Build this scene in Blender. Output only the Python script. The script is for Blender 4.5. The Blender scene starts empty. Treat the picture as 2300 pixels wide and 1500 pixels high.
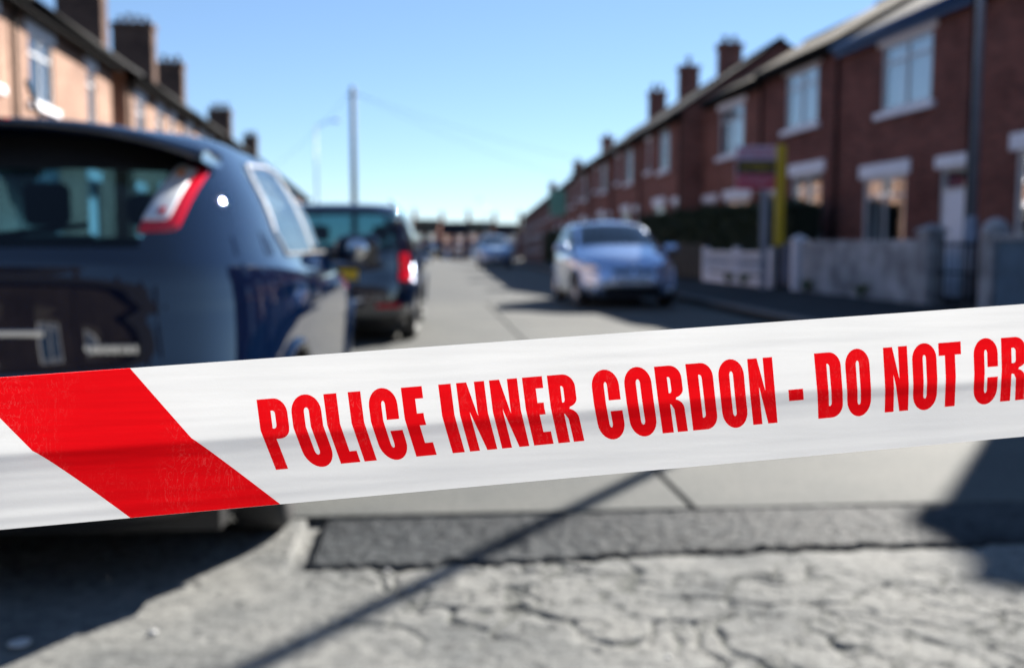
import bpy, bmesh, math, random
from mathutils import Vector, Matrix, noise
from mathutils.geometry import tessellate_polygon
R = math.radians
random.seed(7)
C = bpy.context.scene.collection
SC = bpy.context.scene

# ------------------------------------------------------------------ camera, world, sun, exposure
F = 2230.0; CAMH = 1.05; PITCH = 5.1
cam = bpy.data.cameras.new('camera'); cam.sensor_width = 36; cam.lens = F / 2300 * 36
cam.clip_start = 0.02; cam.clip_end = 3000
cam.dof.use_dof = True; cam.dof.focus_distance = 0.525; cam.dof.aperture_fstop = 6.0
camo = bpy.data.objects.new('camera', cam); C.objects.link(camo)
camo.location = (0, 0, CAMH); camo.rotation_euler = (R(90 - PITCH), 0, 0)
SC.camera = camo

SUN_AZ, SUN_EL = 31.0, 28.0      # degrees right of the view, above the horizon
w = bpy.data.worlds.new('World'); SC.world = w; w.use_nodes = True
nt = w.node_tree; nt.nodes.clear()
wo = nt.nodes.new('ShaderNodeOutputWorld'); bg = nt.nodes.new('ShaderNodeBackground')
sk = nt.nodes.new('ShaderNodeTexSky'); sk.sky_type = 'NISHITA'; sk.sun_disc = False
sk.sun_elevation = R(SUN_EL); sk.sun_rotation = R(SUN_AZ)
sk.air_density = 1.0; sk.dust_density = 0.0; sk.ozone_density = 6; sk.altitude = 2000
gm = nt.nodes.new('ShaderNodeGamma'); gm.inputs[1].default_value = 0.78
nt.links.new(sk.outputs[0], gm.inputs[0])
nt.links.new(gm.outputs[0], bg.inputs[0]); bg.inputs[1].default_value = 0.067
nt.links.new(bg.outputs[0], wo.inputs[0])

sd = Vector((math.sin(R(SUN_AZ)) * math.cos(R(SUN_EL)), math.cos(R(SUN_AZ)) * math.cos(R(SUN_EL)), math.sin(R(SUN_EL))))
sun = bpy.data.lights.new('sun', 'SUN'); sun.energy = 5.0; sun.angle = R(0.35); sun.color = (1.0, 0.945, 0.86)
suno = bpy.data.objects.new('sun', sun); C.objects.link(suno)
suno.rotation_euler = sd.to_track_quat('Z', 'Y').to_euler()
suno.location = sd * 50
vs = SC.view_settings; vs.view_transform = 'Standard'; vs.look = 'None'; vs.exposure = 1.80; vs.gamma = 1
vs.use_curve_mapping = False
SC.render.engine = 'CYCLES'
SC.cycles.use_denoising = True
SC.cycles.max_bounces = 10; SC.cycles.transparent_max_bounces = 24
SC.cycles.sample_clamp_indirect = 8; SC.cycles.caustics_reflective = False

# ------------------------------------------------------------------ pixel helpers (measurements on the photograph)
cp, sp = math.cos(R(PITCH)), math.sin(R(PITCH))
def ray(x, y):
    a = x - 1150; b = y - 750
    return Vector((a, F * cp - b * sp, -F * sp - b * cp))
def G(x, y, z=0.0):
    r = ray(x, y); k = (z - CAMH) / r.z
    return Vector((r.x * k, r.y * k, z))
def P(x, y, Y):
    r = ray(x, y); k = Y / r.y
    return Vector((r.x * k, Y, CAMH + r.z * k))
HD = Vector((-0.0847, 0.9964, 0)); HN = Vector((0.9964, 0.0847, 0))   # road direction and its right-hand side
def TL(t, l, z=0.0):
    v = HN * t + HD * l; return Vector((v.x, v.y, z))
def slope(l):
    return -max(0.0, l - 45) * 0.0125

# ------------------------------------------------------------------ object helpers
def tag(o, label=None, cat=None, group=None, kind=None):
    if label: o['label'] = label
    if cat: o['category'] = cat
    if group: o['group'] = group
    if kind: o['kind'] = kind
    return o
def empty(name, loc, rz, label, cat, group=None):
    o = bpy.data.objects.new(name, None); C.objects.link(o); o.location = loc; o.rotation_euler = (0, 0, rz)
    o.empty_display_size = 0.3
    return tag(o, label, cat, group)
def link(name, me, parent=None, mats=(), smooth=False):
    for m in mats: me.materials.append(m)
    o = bpy.data.objects.new(name, me); C.objects.link(o)
    if parent: o.parent = parent
    if smooth:
        me.polygons.foreach_set('use_smooth', [True] * len(me.polygons))
    return o
class MB:
    def __init__(s): s.v = []; s.f = []; s.m = []
    def add(s, vs, fs, mi=0):
        b = len(s.v); s.v += [tuple(p) for p in vs]; s.f += [tuple(i + b for i in f) for f in fs]; s.m += [mi] * len(fs)
    def box(s, x0, x1, y0, y1, z0, z1, mi=0):
        if x0 > x1: x0, x1 = x1, x0
        if y0 > y1: y0, y1 = y1, y0
        s.add([(x0,y0,z0),(x1,y0,z0),(x1,y1,z0),(x0,y1,z0),(x0,y0,z1),(x1,y0,z1),(x1,y1,z1),(x0,y1,z1)],
              [(0,3,2,1),(4,5,6,7),(0,1,5,4),(1,2,6,5),(2,3,7,6),(3,0,4,7)], mi)
    def tube(s, p, q, r0, r1=None, n=16, mi=0, cap=True):
        if r1 is None: r1 = r0
        p = Vector(p); q = Vector(q); d = (q - p).normalized()
        a = d.orthogonal().normalized(); b = d.cross(a)
        vs = []
        for c, r in ((p, r0), (q, r1)):
            for i in range(n):
                t = 2 * math.pi * i / n; vs.append(c + a * (r * math.cos(t)) + b * (r * math.sin(t)))
        fs = [(i, (i + 1) % n, n + (i + 1) % n, n + i) for i in range(n)]
        if cap: fs += [tuple(range(n))[::-1], tuple(range(n, 2 * n))]
        s.add(vs, fs, mi)
    def lathe(s, prof, c, n=32, mi=0, axis='y'):
        # prof: list of (radius, offset) around the y (or z) axis through c
        vs = []
        for r, h in prof:
            for i in range(n):
                t = 2 * math.pi * i / n
                if axis == 'y': vs.append((c[0] + r * math.cos(t), c[1] + h, c[2] + r * math.sin(t)))
                else: vs.append((c[0] + r * math.cos(t), c[1] + r * math.sin(t), c[2] + h))
        fs = []
        for k in range(len(prof) - 1):
            for i in range(n):
                fs.append((k * n + i, k * n + (i + 1) % n, (k + 1) * n + (i + 1) % n, (k + 1) * n + i))
        s.add(vs, fs, mi)
    def build(s, name, mats, parent=None, smooth=False, bevel=0, sub=0):
        me = bpy.data.meshes.new(name); me.from_pydata(s.v, [], s.f)
        if not isinstance(mats, (list, tuple)): mats = [mats]
        for i, p in enumerate(me.polygons): p.material_index = s.m[i]
        o = link(name, me, parent, mats, smooth)
        if bevel:
            b = o.modifiers.new('bevel', 'BEVEL'); b.width = bevel; b.segments = 3; b.limit_method = 'ANGLE'
            b.angle_limit = R(40)
        return o
def mbox(name, b, mat, parent=None, bevel=0.0, smooth=False):
    m = MB(); m.box(*b); return m.build(name, mat, parent, smooth, bevel)

# ------------------------------------------------------------------ materials
def mat(name):
    m = bpy.data.materials.new(name); m.use_nodes = True
    return m, m.node_tree, m.node_tree.nodes['Principled BSDF']
def N(nt, t, **k):
    n = nt.nodes.new('ShaderNode' + t)
    for a, b in k.items(): setattr(n, a, b)
    return n
def ramp(nt, src, stops):
    r = N(nt, 'ValToRGB'); e = r.color_ramp.elements
    while len(e) < len(stops): e.new(0.5)
    for i, (p, c) in enumerate(stops): e[i].position = p; e[i].color = (*c, 1) if len(c) == 3 else c
    nt.links.new(src, r.inputs[0]); return r
def plain(name, col, rough=0.6, metal=0.0, spec=0.5, vary=0.15, scale=6.0, bump=0.0, coat=0.0, bscale=60):
    m, nt, b = mat(name)
    tc = N(nt, 'TexCoord'); n = N(nt, 'TexNoise'); n.inputs['Scale'].default_value = scale; n.inputs['Detail'].default_value = 6
    nt.links.new(tc.outputs['Object'], n.inputs['Vector'])
    c0 = tuple(max(0, x * (1 - vary)) for x in col); c1 = tuple(min(1, x * (1 + vary)) for x in col)
    r = ramp(nt, n.outputs['Fac'], [(0.3, c0), (0.7, c1)])
    nt.links.new(r.outputs[0], b.inputs['Base Color'])
    b.inputs['Roughness'].default_value = rough; b.inputs['Metallic'].default_value = metal
    b.inputs['Specular IOR Level'].default_value = spec; b.inputs['Coat Weight'].default_value = coat
    b.inputs['Coat Roughness'].default_value = 0.02
    if bump:
        n2 = N(nt, 'TexNoise'); n2.inputs['Scale'].default_value = bscale; n2.inputs['Detail'].default_value = 5
        nt.links.new(tc.outputs['Object'], n2.inputs['Vector'])
        bp = N(nt, 'Bump'); bp.inputs['Strength'].default_value = bump; bp.inputs['Distance'].default_value = 0.01
        nt.links.new(n2.outputs['Fac'], bp.inputs['Height']); nt.links.new(bp.outputs[0], b.inputs['Normal'])
    return m
def brick_mat(name, c1, c2, mortar):
    m, nt, b = mat(name)
    tc = N(nt, 'TexCoord'); sx = N(nt, 'SeparateXYZ'); nt.links.new(tc.outputs['Object'], sx.inputs[0])
    ad = N(nt, 'Math', operation='ADD'); nt.links.new(sx.outputs[0], ad.inputs[0]); nt.links.new(sx.outputs[1], ad.inputs[1])
    cx = N(nt, 'CombineXYZ'); nt.links.new(ad.outputs[0], cx.inputs[0]); nt.links.new(sx.outputs[2], cx.inputs[1])
    br = N(nt, 'TexBrick'); nt.links.new(cx.outputs[0], br.inputs['Vector'])
    br.inputs['Scale'].default_value = 1; br.inputs['Brick Width'].default_value = 0.225; br.inputs['Row Height'].default_value = 0.075
    br.inputs['Mortar Size'].default_value = 0.006; br.inputs['Mortar Smooth'].default_value = 0.2; br.inputs['Bias'].default_value = 0.0
    br.inputs['Color1'].default_value = (*c1, 1); br.inputs['Color2'].default_value = (*c2, 1); br.inputs['Mortar'].default_value = (*mortar, 1)
    n = N(nt, 'TexNoise'); n.inputs['Scale'].default_value = 0.9; n.inputs['Detail'].default_value = 7
    nt.links.new(tc.outputs['Object'], n.inputs['Vector'])
    r = ramp(nt, n.outputs['Fac'], [(0.3, (0.62, 0.6, 0.6)), (0.68, (1.1, 1.08, 1.05))])
    mx = N(nt, 'MixRGB', blend_type='MULTIPLY'); mx.inputs[0].default_value = 1
    nt.links.new(br.outputs['Color'], mx.inputs[1]); nt.links.new(r.outputs[0], mx.inputs[2])
    nt.links.new(mx.outputs[0], b.inputs['Base Color']); b.inputs['Roughness'].default_value = 0.9; b.inputs['Specular IOR Level'].default_value = 0.1
    bp = N(nt, 'Bump'); bp.inputs['Strength'].default_value = 0.7; bp.inputs['Distance'].default_value = 0.012; bp.invert = True
    nt.links.new(br.outputs['Fac'], bp.inputs['Height']); nt.links.new(bp.outputs[0], b.inputs['Normal'])
    return m
def slate_mat(name, c):
    m, nt, b = mat(name)
    tc = N(nt, 'TexCoord'); sx = N(nt, 'SeparateXYZ'); nt.links.new(tc.outputs['Object'], sx.inputs[0])
    cx = N(nt, 'CombineXYZ'); nt.links.new(sx.outputs[0], cx.inputs[0]); nt.links.new(sx.outputs[1], cx.inputs[1])
    br = N(nt, 'TexBrick'); nt.links.new(cx.outputs[0], br.inputs['Vector']); br.inputs['Scale'].default_value = 1
    br.inputs['Brick Width'].default_value = 0.3; br.inputs['Row Height'].default_value = 0.2; br.inputs['Mortar Size'].default_value = 0.008
    br.inputs['Color1'].default_value = (*c, 1); br.inputs['Color2'].default_value = (*[x * 0.7 for x in c], 1)
    br.inputs['Mortar'].default_value = (*[x * 0.3 for x in c], 1)
    nt.links.new(br.outputs['Color'], b.inputs['Base Color']); b.inputs['Roughness'].default_value = 0.8; b.inputs['Specular IOR Level'].default_value = 0.08
    bp = N(nt, 'Bump'); bp.inputs['Strength'].default_value = 0.6; bp.inputs['Distance'].default_value = 0.015; bp.invert = True
    nt.links.new(br.outputs['Fac'], bp.inputs['Height']); nt.links.new(bp.outputs[0], b.inputs['Normal'])
    return m
def ground_mat(name, base, dark, light, sc=(2.0, 45.0, 400.0), rough=0.85, bump=0.5, spots=0.0, bd=0.004):
    m, nt, b = mat(name)
    tc = N(nt, 'TexCoord')
    def nz(s, d=8, r=0.6):
        n = N(nt, 'TexNoise'); n.inputs['Scale'].default_value = s; n.inputs['Detail'].default_value = d; n.inputs['Roughness'].default_value = r
        nt.links.new(tc.outputs['Object'], n.inputs['Vector']); return n
    a = nz(sc[0]); f = nz(sc[1], 6, 0.7); g = nz(sc[2], 2, 0.8)
    r1 = ramp(nt, a.outputs['Fac'], [(0.32, dark), (0.5, base), (0.7, light)])
    r2 = ramp(nt, f.outputs['Fac'], [(0.3, (0.4, 0.4, 0.41)), (0.5, (.95, .95, .95)), (0.72, (1.45, 1.45, 1.42))])
    r3 = ramp(nt, g.outputs['Fac'], [(0.35, (0.55, 0.55, 0.56)), (0.6, (1.2, 1.2, 1.18))])
    m1 = N(nt, 'MixRGB', blend_type='MULTIPLY'); m1.inputs[0].default_value = 0.8
    m2 = N(nt, 'MixRGB', blend_type='MULTIPLY'); m2.inputs[0].default_value = 0.7
    nt.links.new(r1.outputs[0], m1.inputs[1]); nt.links.new(r2.outputs[0], m1.inputs[2])
    nt.links.new(m1.outputs[0], m2.inputs[1]); nt.links.new(r3.outputs[0], m2.inputs[2])
    nt.links.new(m2.outputs[0], b.inputs['Base Color']); b.inputs['Roughness'].default_value = rough; b.inputs['Specular IOR Level'].default_value = 0.12
    mm = N(nt, 'Math', operation='ADD'); nt.links.new(f.outputs['Fac'], mm.inputs[0]); nt.links.new(g.outputs['Fac'], mm.inputs[1])
    bp = N(nt, 'Bump'); bp.inputs['Strength'].default_value = bump; bp.inputs['Distance'].default_value = bd
    nt.links.new(mm.outputs[0], bp.inputs['Height']); nt.links.new(bp.outputs[0], b.inputs['Normal'])
    return m
def paint_mat(name, col, metal=0.0, rough=0.4, ior=1.6):
    m, nt, b = mat(name)
    b.inputs['Base Color'].default_value = (*col, 1); b.inputs['Metallic'].default_value = metal
    b.inputs['Roughness'].default_value = rough if metal else 0.3
    b.inputs['Specular IOR Level'].default_value = 0.5 if metal else 0.0
    b.inputs['Coat Weight'].default_value = 1.0; b.inputs['Coat Roughness'].default_value = 0.015; b.inputs['Coat IOR'].default_value = ior
    tc = N(nt, 'TexCoord'); n = N(nt, 'TexNoise'); n.inputs['Scale'].default_value = 3; n.inputs['Detail'].default_value = 6
    nt.links.new(tc.outputs['Object'], n.inputs['Vector'])
    r = ramp(nt, n.outputs['Fac'], [(0.35, (0.0, 0.0, 0.0)), (0.8, (0.008, 0.008, 0.008))])   # a film of road dust dulls the lacquer unevenly
    nt.links.new(r.outputs[0], b.inputs['Coat Roughness'])
    return m
def glass_mat(name, tint, ior=1.55):
    m, nt, b = mat(name); nt.nodes.remove(b)
    o = nt.nodes['Material Output']
    tr = N(nt, 'BsdfTransparent'); tr.inputs[0].default_value = (*tint, 1)
    gl = N(nt, 'BsdfGlossy'); gl.inputs['Roughness'].default_value = 0.01
    fr = N(nt, 'Fresnel'); ge = N(nt, 'NewGeometry'); mr = N(nt, 'MapRange')   # a thin pane reflects alike from either side
    mr.inputs['To Min'].default_value = ior; mr.inputs['To Max'].default_value = 1 / ior
    nt.links.new(ge.outputs['Backfacing'], mr.inputs[0]); nt.links.new(mr.outputs[0], fr.inputs[0])
    mx = N(nt, 'MixShader'); nt.links.new(fr.outputs[0], mx.inputs[0]); nt.links.new(tr.outputs[0], mx.inputs[1]); nt.links.new(gl.outputs[0], mx.inputs[2])
    nt.links.new(mx.outputs[0], o.inputs[0])
    return m
def film_mat(name, col, tcol, mixf=0.6, rough=0.32):
    # thin printed polythene: part diffuse, part translucent, with a dull sheen
    m, nt, b = mat(name)
    o = nt.nodes['Material Output']
    b.inputs['Base Color'].default_value = (*col, 1); b.inputs['Roughness'].default_value = rough
    b.inputs['Specular IOR Level'].default_value = 0.35
    tr = N(nt, 'BsdfTranslucent')
    tc = N(nt, 'TexCoord'); mp = N(nt, 'Mapping'); mp.inputs['Scale'].default_value = (14, 14, 420)
    mp.inputs['Rotation'].default_value = (0, R(4.3), 0)
    nt.links.new(tc.outputs['Object'], mp.inputs[0])
    n = N(nt, 'TexNoise'); n.inputs['Scale'].default_value = 1.0; n.inputs['Detail'].default_value = 4
    nt.links.new(mp.outputs[0], n.inputs['Vector'])
    r = ramp(nt, n.outputs['Fac'], [(0.3, tuple(x * 0.93 for x in tcol)), (0.7, tcol)])   # film thickness varies in long drawn streaks
    nt.links.new(r.outputs[0], tr.inputs[0])
    n2 = N(nt, 'TexNoise'); n2.inputs['Scale'].default_value = 260; n2.inputs['Detail'].default_value = 4; n2.inputs['Distortion'].default_value = 1.5
    nt.links.new(tc.outputs['Object'], n2.inputs['Vector'])
    bp = N(nt, 'Bump'); bp.inputs['Strength'].default_value = 0.25; bp.inputs['Distance'].default_value = 0.0006
    nt.links.new(n2.outputs['Fac'], bp.inputs['Height']); nt.links.new(bp.outputs[0], b.inputs['Normal'])
    if tcol[1] < .1:   # stretched, scuffed ink: thin pale wrinkles
        mp2 = N(nt, 'Mapping'); mp2.inputs['Scale'].default_value = (170, 170, 42); nt.links.new(tc.outputs['Object'], mp2.inputs[0])
        n3 = N(nt, 'TexNoise'); n3.inputs['Scale'].default_value = 1; n3.inputs['Detail'].default_value = 5; n3.inputs['Distortion'].default_value = 2.5
        nt.links.new(mp2.outputs[0], n3.inputs['Vector'])
        r3 = ramp(nt, n3.outputs['Fac'], [(0.485, (0, 0, 0)), (0.50, (1, 1, 1)), (0.515, (0, 0, 0))])
        n4 = N(nt, 'TexNoise'); n4.inputs['Scale'].default_value = 22; n4.inputs['Detail'].default_value = 2; nt.links.new(tc.outputs['Object'], n4.inputs['Vector'])
        r4 = ramp(nt, n4.outputs['Fac'], [(0.48, (0, 0, 0)), (0.62, (.18, .18, .18))])
        mm = N(nt, 'MixRGB', blend_type='MULTIPLY'); mm.inputs[0].default_value = 1; nt.links.new(r3.outputs[0], mm.inputs[1]); nt.links.new(r4.outputs[0], mm.inputs[2])
        mc = N(nt, 'MixRGB'); nt.links.new(mm.outputs[0], mc.inputs[0]); nt.links.new(r.outputs[0], mc.inputs[1]); mc.inputs[2].default_value = (1, .35, .35, 1)
        nt.links.new(mc.outputs[0], tr.inputs[0])
    mx = N(nt, 'MixShader'); mx.inputs[0].default_value = mixf
    nt.links.new(b.outputs[0], mx.inputs[1]); nt.links.new(tr.outputs[0], mx.inputs[2]); nt.links.new(mx.outputs[0], o.inputs[0])
    return m

M = {}
M['concrete'] = ground_mat('old_concrete', (0.168, 0.171, 0.166), (0.100, 0.105, 0.107), (0.208, 0.208, 0.198), (2.2, 22.0, 90.0), 0.9, 0.55, bd=0.004)
M['slab'] = ground_mat('slab_concrete', (0.102, 0.106, 0.103), (0.082, 0.087, 0.087), (0.120, 0.122, 0.116), (1.2, 40.0, 300.0), 0.85, 0.25, bd=0.002)
M['tarmac'] = ground_mat('tarmac_patch', (0.042, 0.047, 0.052), (0.015, 0.018, 0.022), (0.10, 0.106, 0.108), (0.6, 24.0, 80.0), 0.75, 1.0, bd=0.006)
M['road'] = ground_mat('road_asphalt', (0.078, 0.083, 0.085), (0.064, 0.069, 0.073), (0.092, 0.096, 0.095), (0.5, 30.0, 200.0), 0.8, 0.3)
M['pavement'] = ground_mat('pavement_flags', (0.035, 0.039, 0.045), (0.025, 0.029, 0.034), (0.05, 0.054, 0.06), (0.8, 25.0, 150.0), 0.85, 0.3)
M['kerb'] = plain('kerb_stone', (0.16, 0.155, 0.15), 0.85, bump=0.4)
M['earth'] = plain('earth', (0.035, 0.035, 0.028), 0.95, vary=0.4, scale=12, bump=0.8)
M['brick_dark'] = brick_mat('red_brick', (0.28, 0.105, 0.085), (0.155, 0.062, 0.054), (0.155, 0.12, 0.11))
M['brick_mid'] = brick_mat('brown_red_brick', (0.34, 0.135, 0.105), (0.22, 0.09, 0.073), (0.20, 0.15, 0.135))
M['brick_pale'] = brick_mat('salmon_brick', (0.40, 0.255, 0.195), (0.31, 0.19, 0.145), (0.34, 0.27, 0.22))
M['brick_stack_shade'] = brick_mat('shade_darkened_brick', (0.17, 0.10, 0.075), (0.10, 0.06, 0.05), (0.13, 0.10, 0.085))  # salmon brick darkened: the shade on the chimney stacks is put into the colour
M['brick_black'] = brick_mat('dark_reflection_brick', (0.035, 0.028, 0.026), (0.022, 0.018, 0.018), (0.03, 0.027, 0.025))  # near-black so the added houses reflect dark in the near car
M['slate'] = slate_mat('roof_slate', (0.026, 0.027, 0.032))
M['tile'] = slate_mat('roof_tile', (0.13, 0.10, 0.065))
M['white'] = plain('white_paint', (0.86, 0.86, 0.93), 0.55, vary=0.06, bump=0.1)
M['upvc'] = plain('window_frame_white', (0.62, 0.63, 0.66), 0.35, vary=0.04)
M['curtain'] = plain('net_curtain', (0.80, 0.82, 0.86), 0.9, vary=0.1, scale=3)
M['dark'] = plain('dark_room', (0.012, 0.012, 0.014), 0.9)
M['gutter'] = plain('black_gutter', (0.008, 0.008, 0.009), 0.8, spec=0.1)
M['gutter_blue'] = plain('blue_fascia', (0.02, 0.07, 0.20), 0.4)
M['pot'] = plain('chimney_pot', (0.12, 0.10, 0.10), 0.8)
M['render'] = plain('rough_render', (0.36, 0.36, 0.38), 0.9, vary=0.5, scale=2.6, bump=0.9, bscale=25)
M['render_blue'] = plain('blue_grey_render', (0.10, 0.16, 0.22), 0.9, vary=0.2, scale=5, bump=0.9, bscale=25)
M['wood_dark'] = plain('dark_timber', (0.035, 0.028, 0.022), 0.8, vary=0.4)
M['blue_gate'] = plain('blue_timber', (0.02, 0.06, 0.16), 0.6)
M['steel'] = plain('painted_steel_column', (0.24, 0.27, 0.34), 0.45, metal=0.2, vary=0.1)
M['pole'] = plain('weathered_pole', (0.16, 0.17, 0.18), 0.8, vary=0.2)
M['lampglass'] = plain('lantern', (0.35, 0.38, 0.42), 0.3)
M['yellow'] = plain('yellow_board', (0.62, 0.42, 0.012), 0.5, vary=0.05)
M['signwhite'] = plain('sign_lilac', (0.62, 0.48, 0.60), 0.5, vary=0.05)
M['signblack'] = plain('sign_black', (0.012, 0.012, 0.014), 0.5)
M['signred'] = plain('sign_red', (0.55, 0.03, 0.06), 0.5, vary=0.05)
M['signgreen'] = plain('sign_green', (0.16, 0.38, 0.28), 0.5, vary=0.05)
M['leaf'] = plain('hedge_leaf', (0.022, 0.038, 0.012), 0.6, vary=0.5, scale=20)
M['leafc'] = plain('hedge_core', (0.008, 0.014, 0.006), 0.9, vary=0.4)
M['weed'] = plain('weed_leaf', (0.05, 0.10, 0.02), 0.6, vary=0.4, scale=30)
M['navy'] = paint_mat('navy_black_paint', (0.0008, 0.005, 0.022), ior=1.9)
M['navy2'] = paint_mat('dark_blue_paint', (0.0008, 0.004, 0.016), ior=2.2)
M['silver'] = paint_mat('silver_paint', (0.44, 0.55, 0.78), metal=0.85, rough=0.25)
M['silver2'] = paint_mat('pale_blue_paint', (0.22, 0.34, 0.52), metal=0.5)
M['carglass'] = glass_mat('car_glass', (0.66, 0.86, 0.92), 1.8)
M['blueglass'] = glass_mat('blue_tinted_glass', (0.20, 0.38, 0.55), 2.2)
M['tintglass'] = glass_mat('tinted_rear_glass', (0.065, 0.17, 0.23))
M['houseglass'] = glass_mat('window_glass', (0.85, 0.9, 0.92), 6.5)
M['rubber'] = plain('tyre_rubber', (0.04, 0.04, 0.042), 0.75)
M['plastic'] = plain('black_plastic', (0.012, 0.012, 0.013), 0.45)
M['alloy'] = plain('alloy_rim', (0.55, 0.56, 0.58), 0.25, metal=0.9, vary=0.05)
M['chrome'] = plain('chrome', (0.8, 0.8, 0.82), 0.08, metal=1.0, vary=0.02)
M['seat'] = plain('seat_cloth', (0.03, 0.03, 0.035), 0.95)
M['redlens'] = paint_mat('red_lens', (0.55, 0.006, 0.02))
M['clearlens'] = paint_mat('clear_lens', (0.62, 0.66, 0.72), metal=0.2)
M['headlens'] = paint_mat('headlamp_lens', (0.62, 0.68, 0.76), metal=0.5)
M['amber'] = paint_mat('amber_lens', (0.75, 0.22, 0.03))
M['plate_y'] = plain('rear_plate_yellow', (0.75, 0.45, 0.02), 0.4, vary=0.03)
M['plate_w'] = plain('front_plate_white', (0.75, 0.76, 0.78), 0.4, vary=0.03)
M['film_white'] = film_mat('white_tape_film', (0.54, 0.57, 0.64), (0.385, 0.394, 0.405), 0.5)
M['film_red'] = film_mat('red_tape_print', (0.85, 0.004, 0.010), (1.0, 0.006, 0.012), 0.94)
M['pebble'] = plain('pebble', (0.5, 0.5, 0.5), 0.7)

# ------------------------------------------------------------------ ground, road, pavements
def sheet(name, tl0, tl1, z, m, nt_=1, nl=60):
    (t0, l0), (t1, l1) = tl0, tl1
    b = MB(); vs = []; fs = []
    for j in range(nl + 1):
        l = l0 + (l1 - l0) * (j / nl) ** 1.6
        for i in range(nt_ + 1):
            t = t0 + (t1 - t0) * i / nt_; vs.append(TL(t, l, z + slope(l)))
    for j in range(nl):
        for i in range(nt_):
            a = j * (nt_ + 1) + i; fs.append((a, a + 1, a + nt_ + 2, a + nt_ + 1))
    b.add(vs, fs); return tag(b.build(name, m), kind='structure')
b = MB(); vs = []; fs = []
for j, Y in enumerate([-400, -60, -10, 0, 45, 60, 90, 130, 190, 260, 900]):
    z = -0.09 + (slope(Y) if Y <= 260 else slope(260))
    vs += [(-700, Y, z), (700, Y, z)]
    if j: fs.append((2 * j - 2, 2 * j - 1, 2 * j + 1, 2 * j))
b.add(vs, fs); tag(b.build('ground', M['earth']), kind='structure')

ROAD_T0, JOINT_T, ROAD_T1 = -2.5, 1.06, 4.7
SLAB_L = [3.83, 8.6, 13.4, 18.1]
tag(sheet('road', (ROAD_T0, 18.13), (ROAD_T1, 195), 0.0, M['road'], 4, 80), kind='structure')
road_bed = MB(); road_bed.add([TL(ROAD_T0, 3.2, -0.05), TL(ROAD_T1, 3.2, -0.05), TL(ROAD_T1, 18.2, -0.05), TL(ROAD_T0, 18.2, -0.05)], [(0, 1, 2, 3)])
road_bed = tag(road_bed.build('road_bed', M['earth']), kind='structure')
for k in range(3):
    for (t0, t1) in ((ROAD_T0, JOINT_T - 0.012), (JOINT_T + 0.012, ROAD_T1)):
        b = MB(); l0 = SLAB_L[k] + 0.012; l1 = SLAB_L[k + 1] - 0.012; zz = random.uniform(-0.003, 0.003)
        pts = [TL(t0, l0), TL(t1, l0), TL(t1, l1), TL(t0, l1)]
        b.add([(p.x, p.y, zz) for p in pts] + [(p.x, p.y, -0.049) for p in pts], [(0,1,2,3),(4,7,6,5),(0,4,5,1),(1,5,6,2),(2,6,7,3),(3,7,4,0)])
        o = b.build('slab', M['slab'], road_bed, bevel=0.006)
# pavements with kerbs
for nm, ta, tb, zt in (('right_pavement', ROAD_T1 + 0.13, 40, 0.12), ('left_pavement', -45, ROAD_T0 - 0.13, 0.12)):
    l0 = 5.6 if nm[0] == 'r' else 2.6
    tag(sheet(nm, (ta, l0), (tb, 195), zt, M['pavement'], 4, 60), kind='structure')
for nm, ta in (('right_kerb', ROAD_T1), ('left_kerb', ROAD_T0 - 0.13)):
    root = bpy.data.objects.new(nm, None); C.objects.link(root); tag(root, kind='structure')
    me = None; l = 5.6 if nm[0] == 'r' else 2.6
    while l < 60:
        if me is None:
            k = MB(); k.box(0, 0.905, 0, 0.13, -0.06, 0.0); o = k.build('kerbstone', M['kerb'], root, bevel=0.012); me = o.data
        else:
            o = bpy.data.objects.new('kerbstone', me); C.objects.link(o); o.parent = root
            mod = o.modifiers.new('bevel', 'BEVEL'); mod.width = 0.012; mod.segments = 2
        p = TL(ta + 0.13, l); o.location = (p.x, p.y, 0.124 + slope(l)); o.rotation_euler = (0, 0, math.atan2(HD.y, HD.x))
        l += 0.915
    k = MB(); l = 60.0
    k.add([TL(ta, 60, 0.12 + slope(60)), TL(ta + .13, 60, 0.125 + slope(60)), TL(ta + .13, 195, 0.125 + slope(195)), TL(ta, 195, 0.12 + slope(195)),
           TL(ta, 60, -0.05 + slope(60)), TL(ta + .13, 60, -0.05 + slope(60)), TL(ta + .13, 195, -0.05 + slope(195)), TL(ta, 195, -0.05 + slope(195))],
          [(0,1,2,3),(0,4,5,1),(1,5,6,2),(2,6,7,3),(3,7,4,0)])
    tag(k.build('kerb_run', M['kerb'], root))

# old cracked concrete in the foreground
def fbm(p, o=4): return noise.fractal(p, 0.7, 2.1, o)
STRIP_FAR = lambda t: 3.80 + 0.012 * noise.noise(Vector((t * 3, 7, 0))) + (0.015 * (t - 0.5))
def strip_near(t):
    return 3.215 + 0.055 * noise.noise(Vector((t * 1.6, 3.3, 1))) + 0.036 * noise.noise(Vector((t * 7, 1.3, 4))) + 0.024 * noise.noise(Vector((t * 22, 0.3, 2))) + 0.03 * (t + 0.3)
def crack(x, y, sc, seed, width):
    q = Vector((x * sc, y * sc, seed)); q2 = q + Vector((fbm(q * 1.7, 2), fbm(q * 1.7 + Vector((5, 9, 2)), 2), 0)) * 0.30
    q2.z = seed
    d, _ = noise.voronoi(q2, distance_metric='DISTANCE', exponent=2.5)
    e = (d[1] - d[0]) / sc
    return max(0.0, 1 - e / width)
CR = [0.0]
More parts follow.
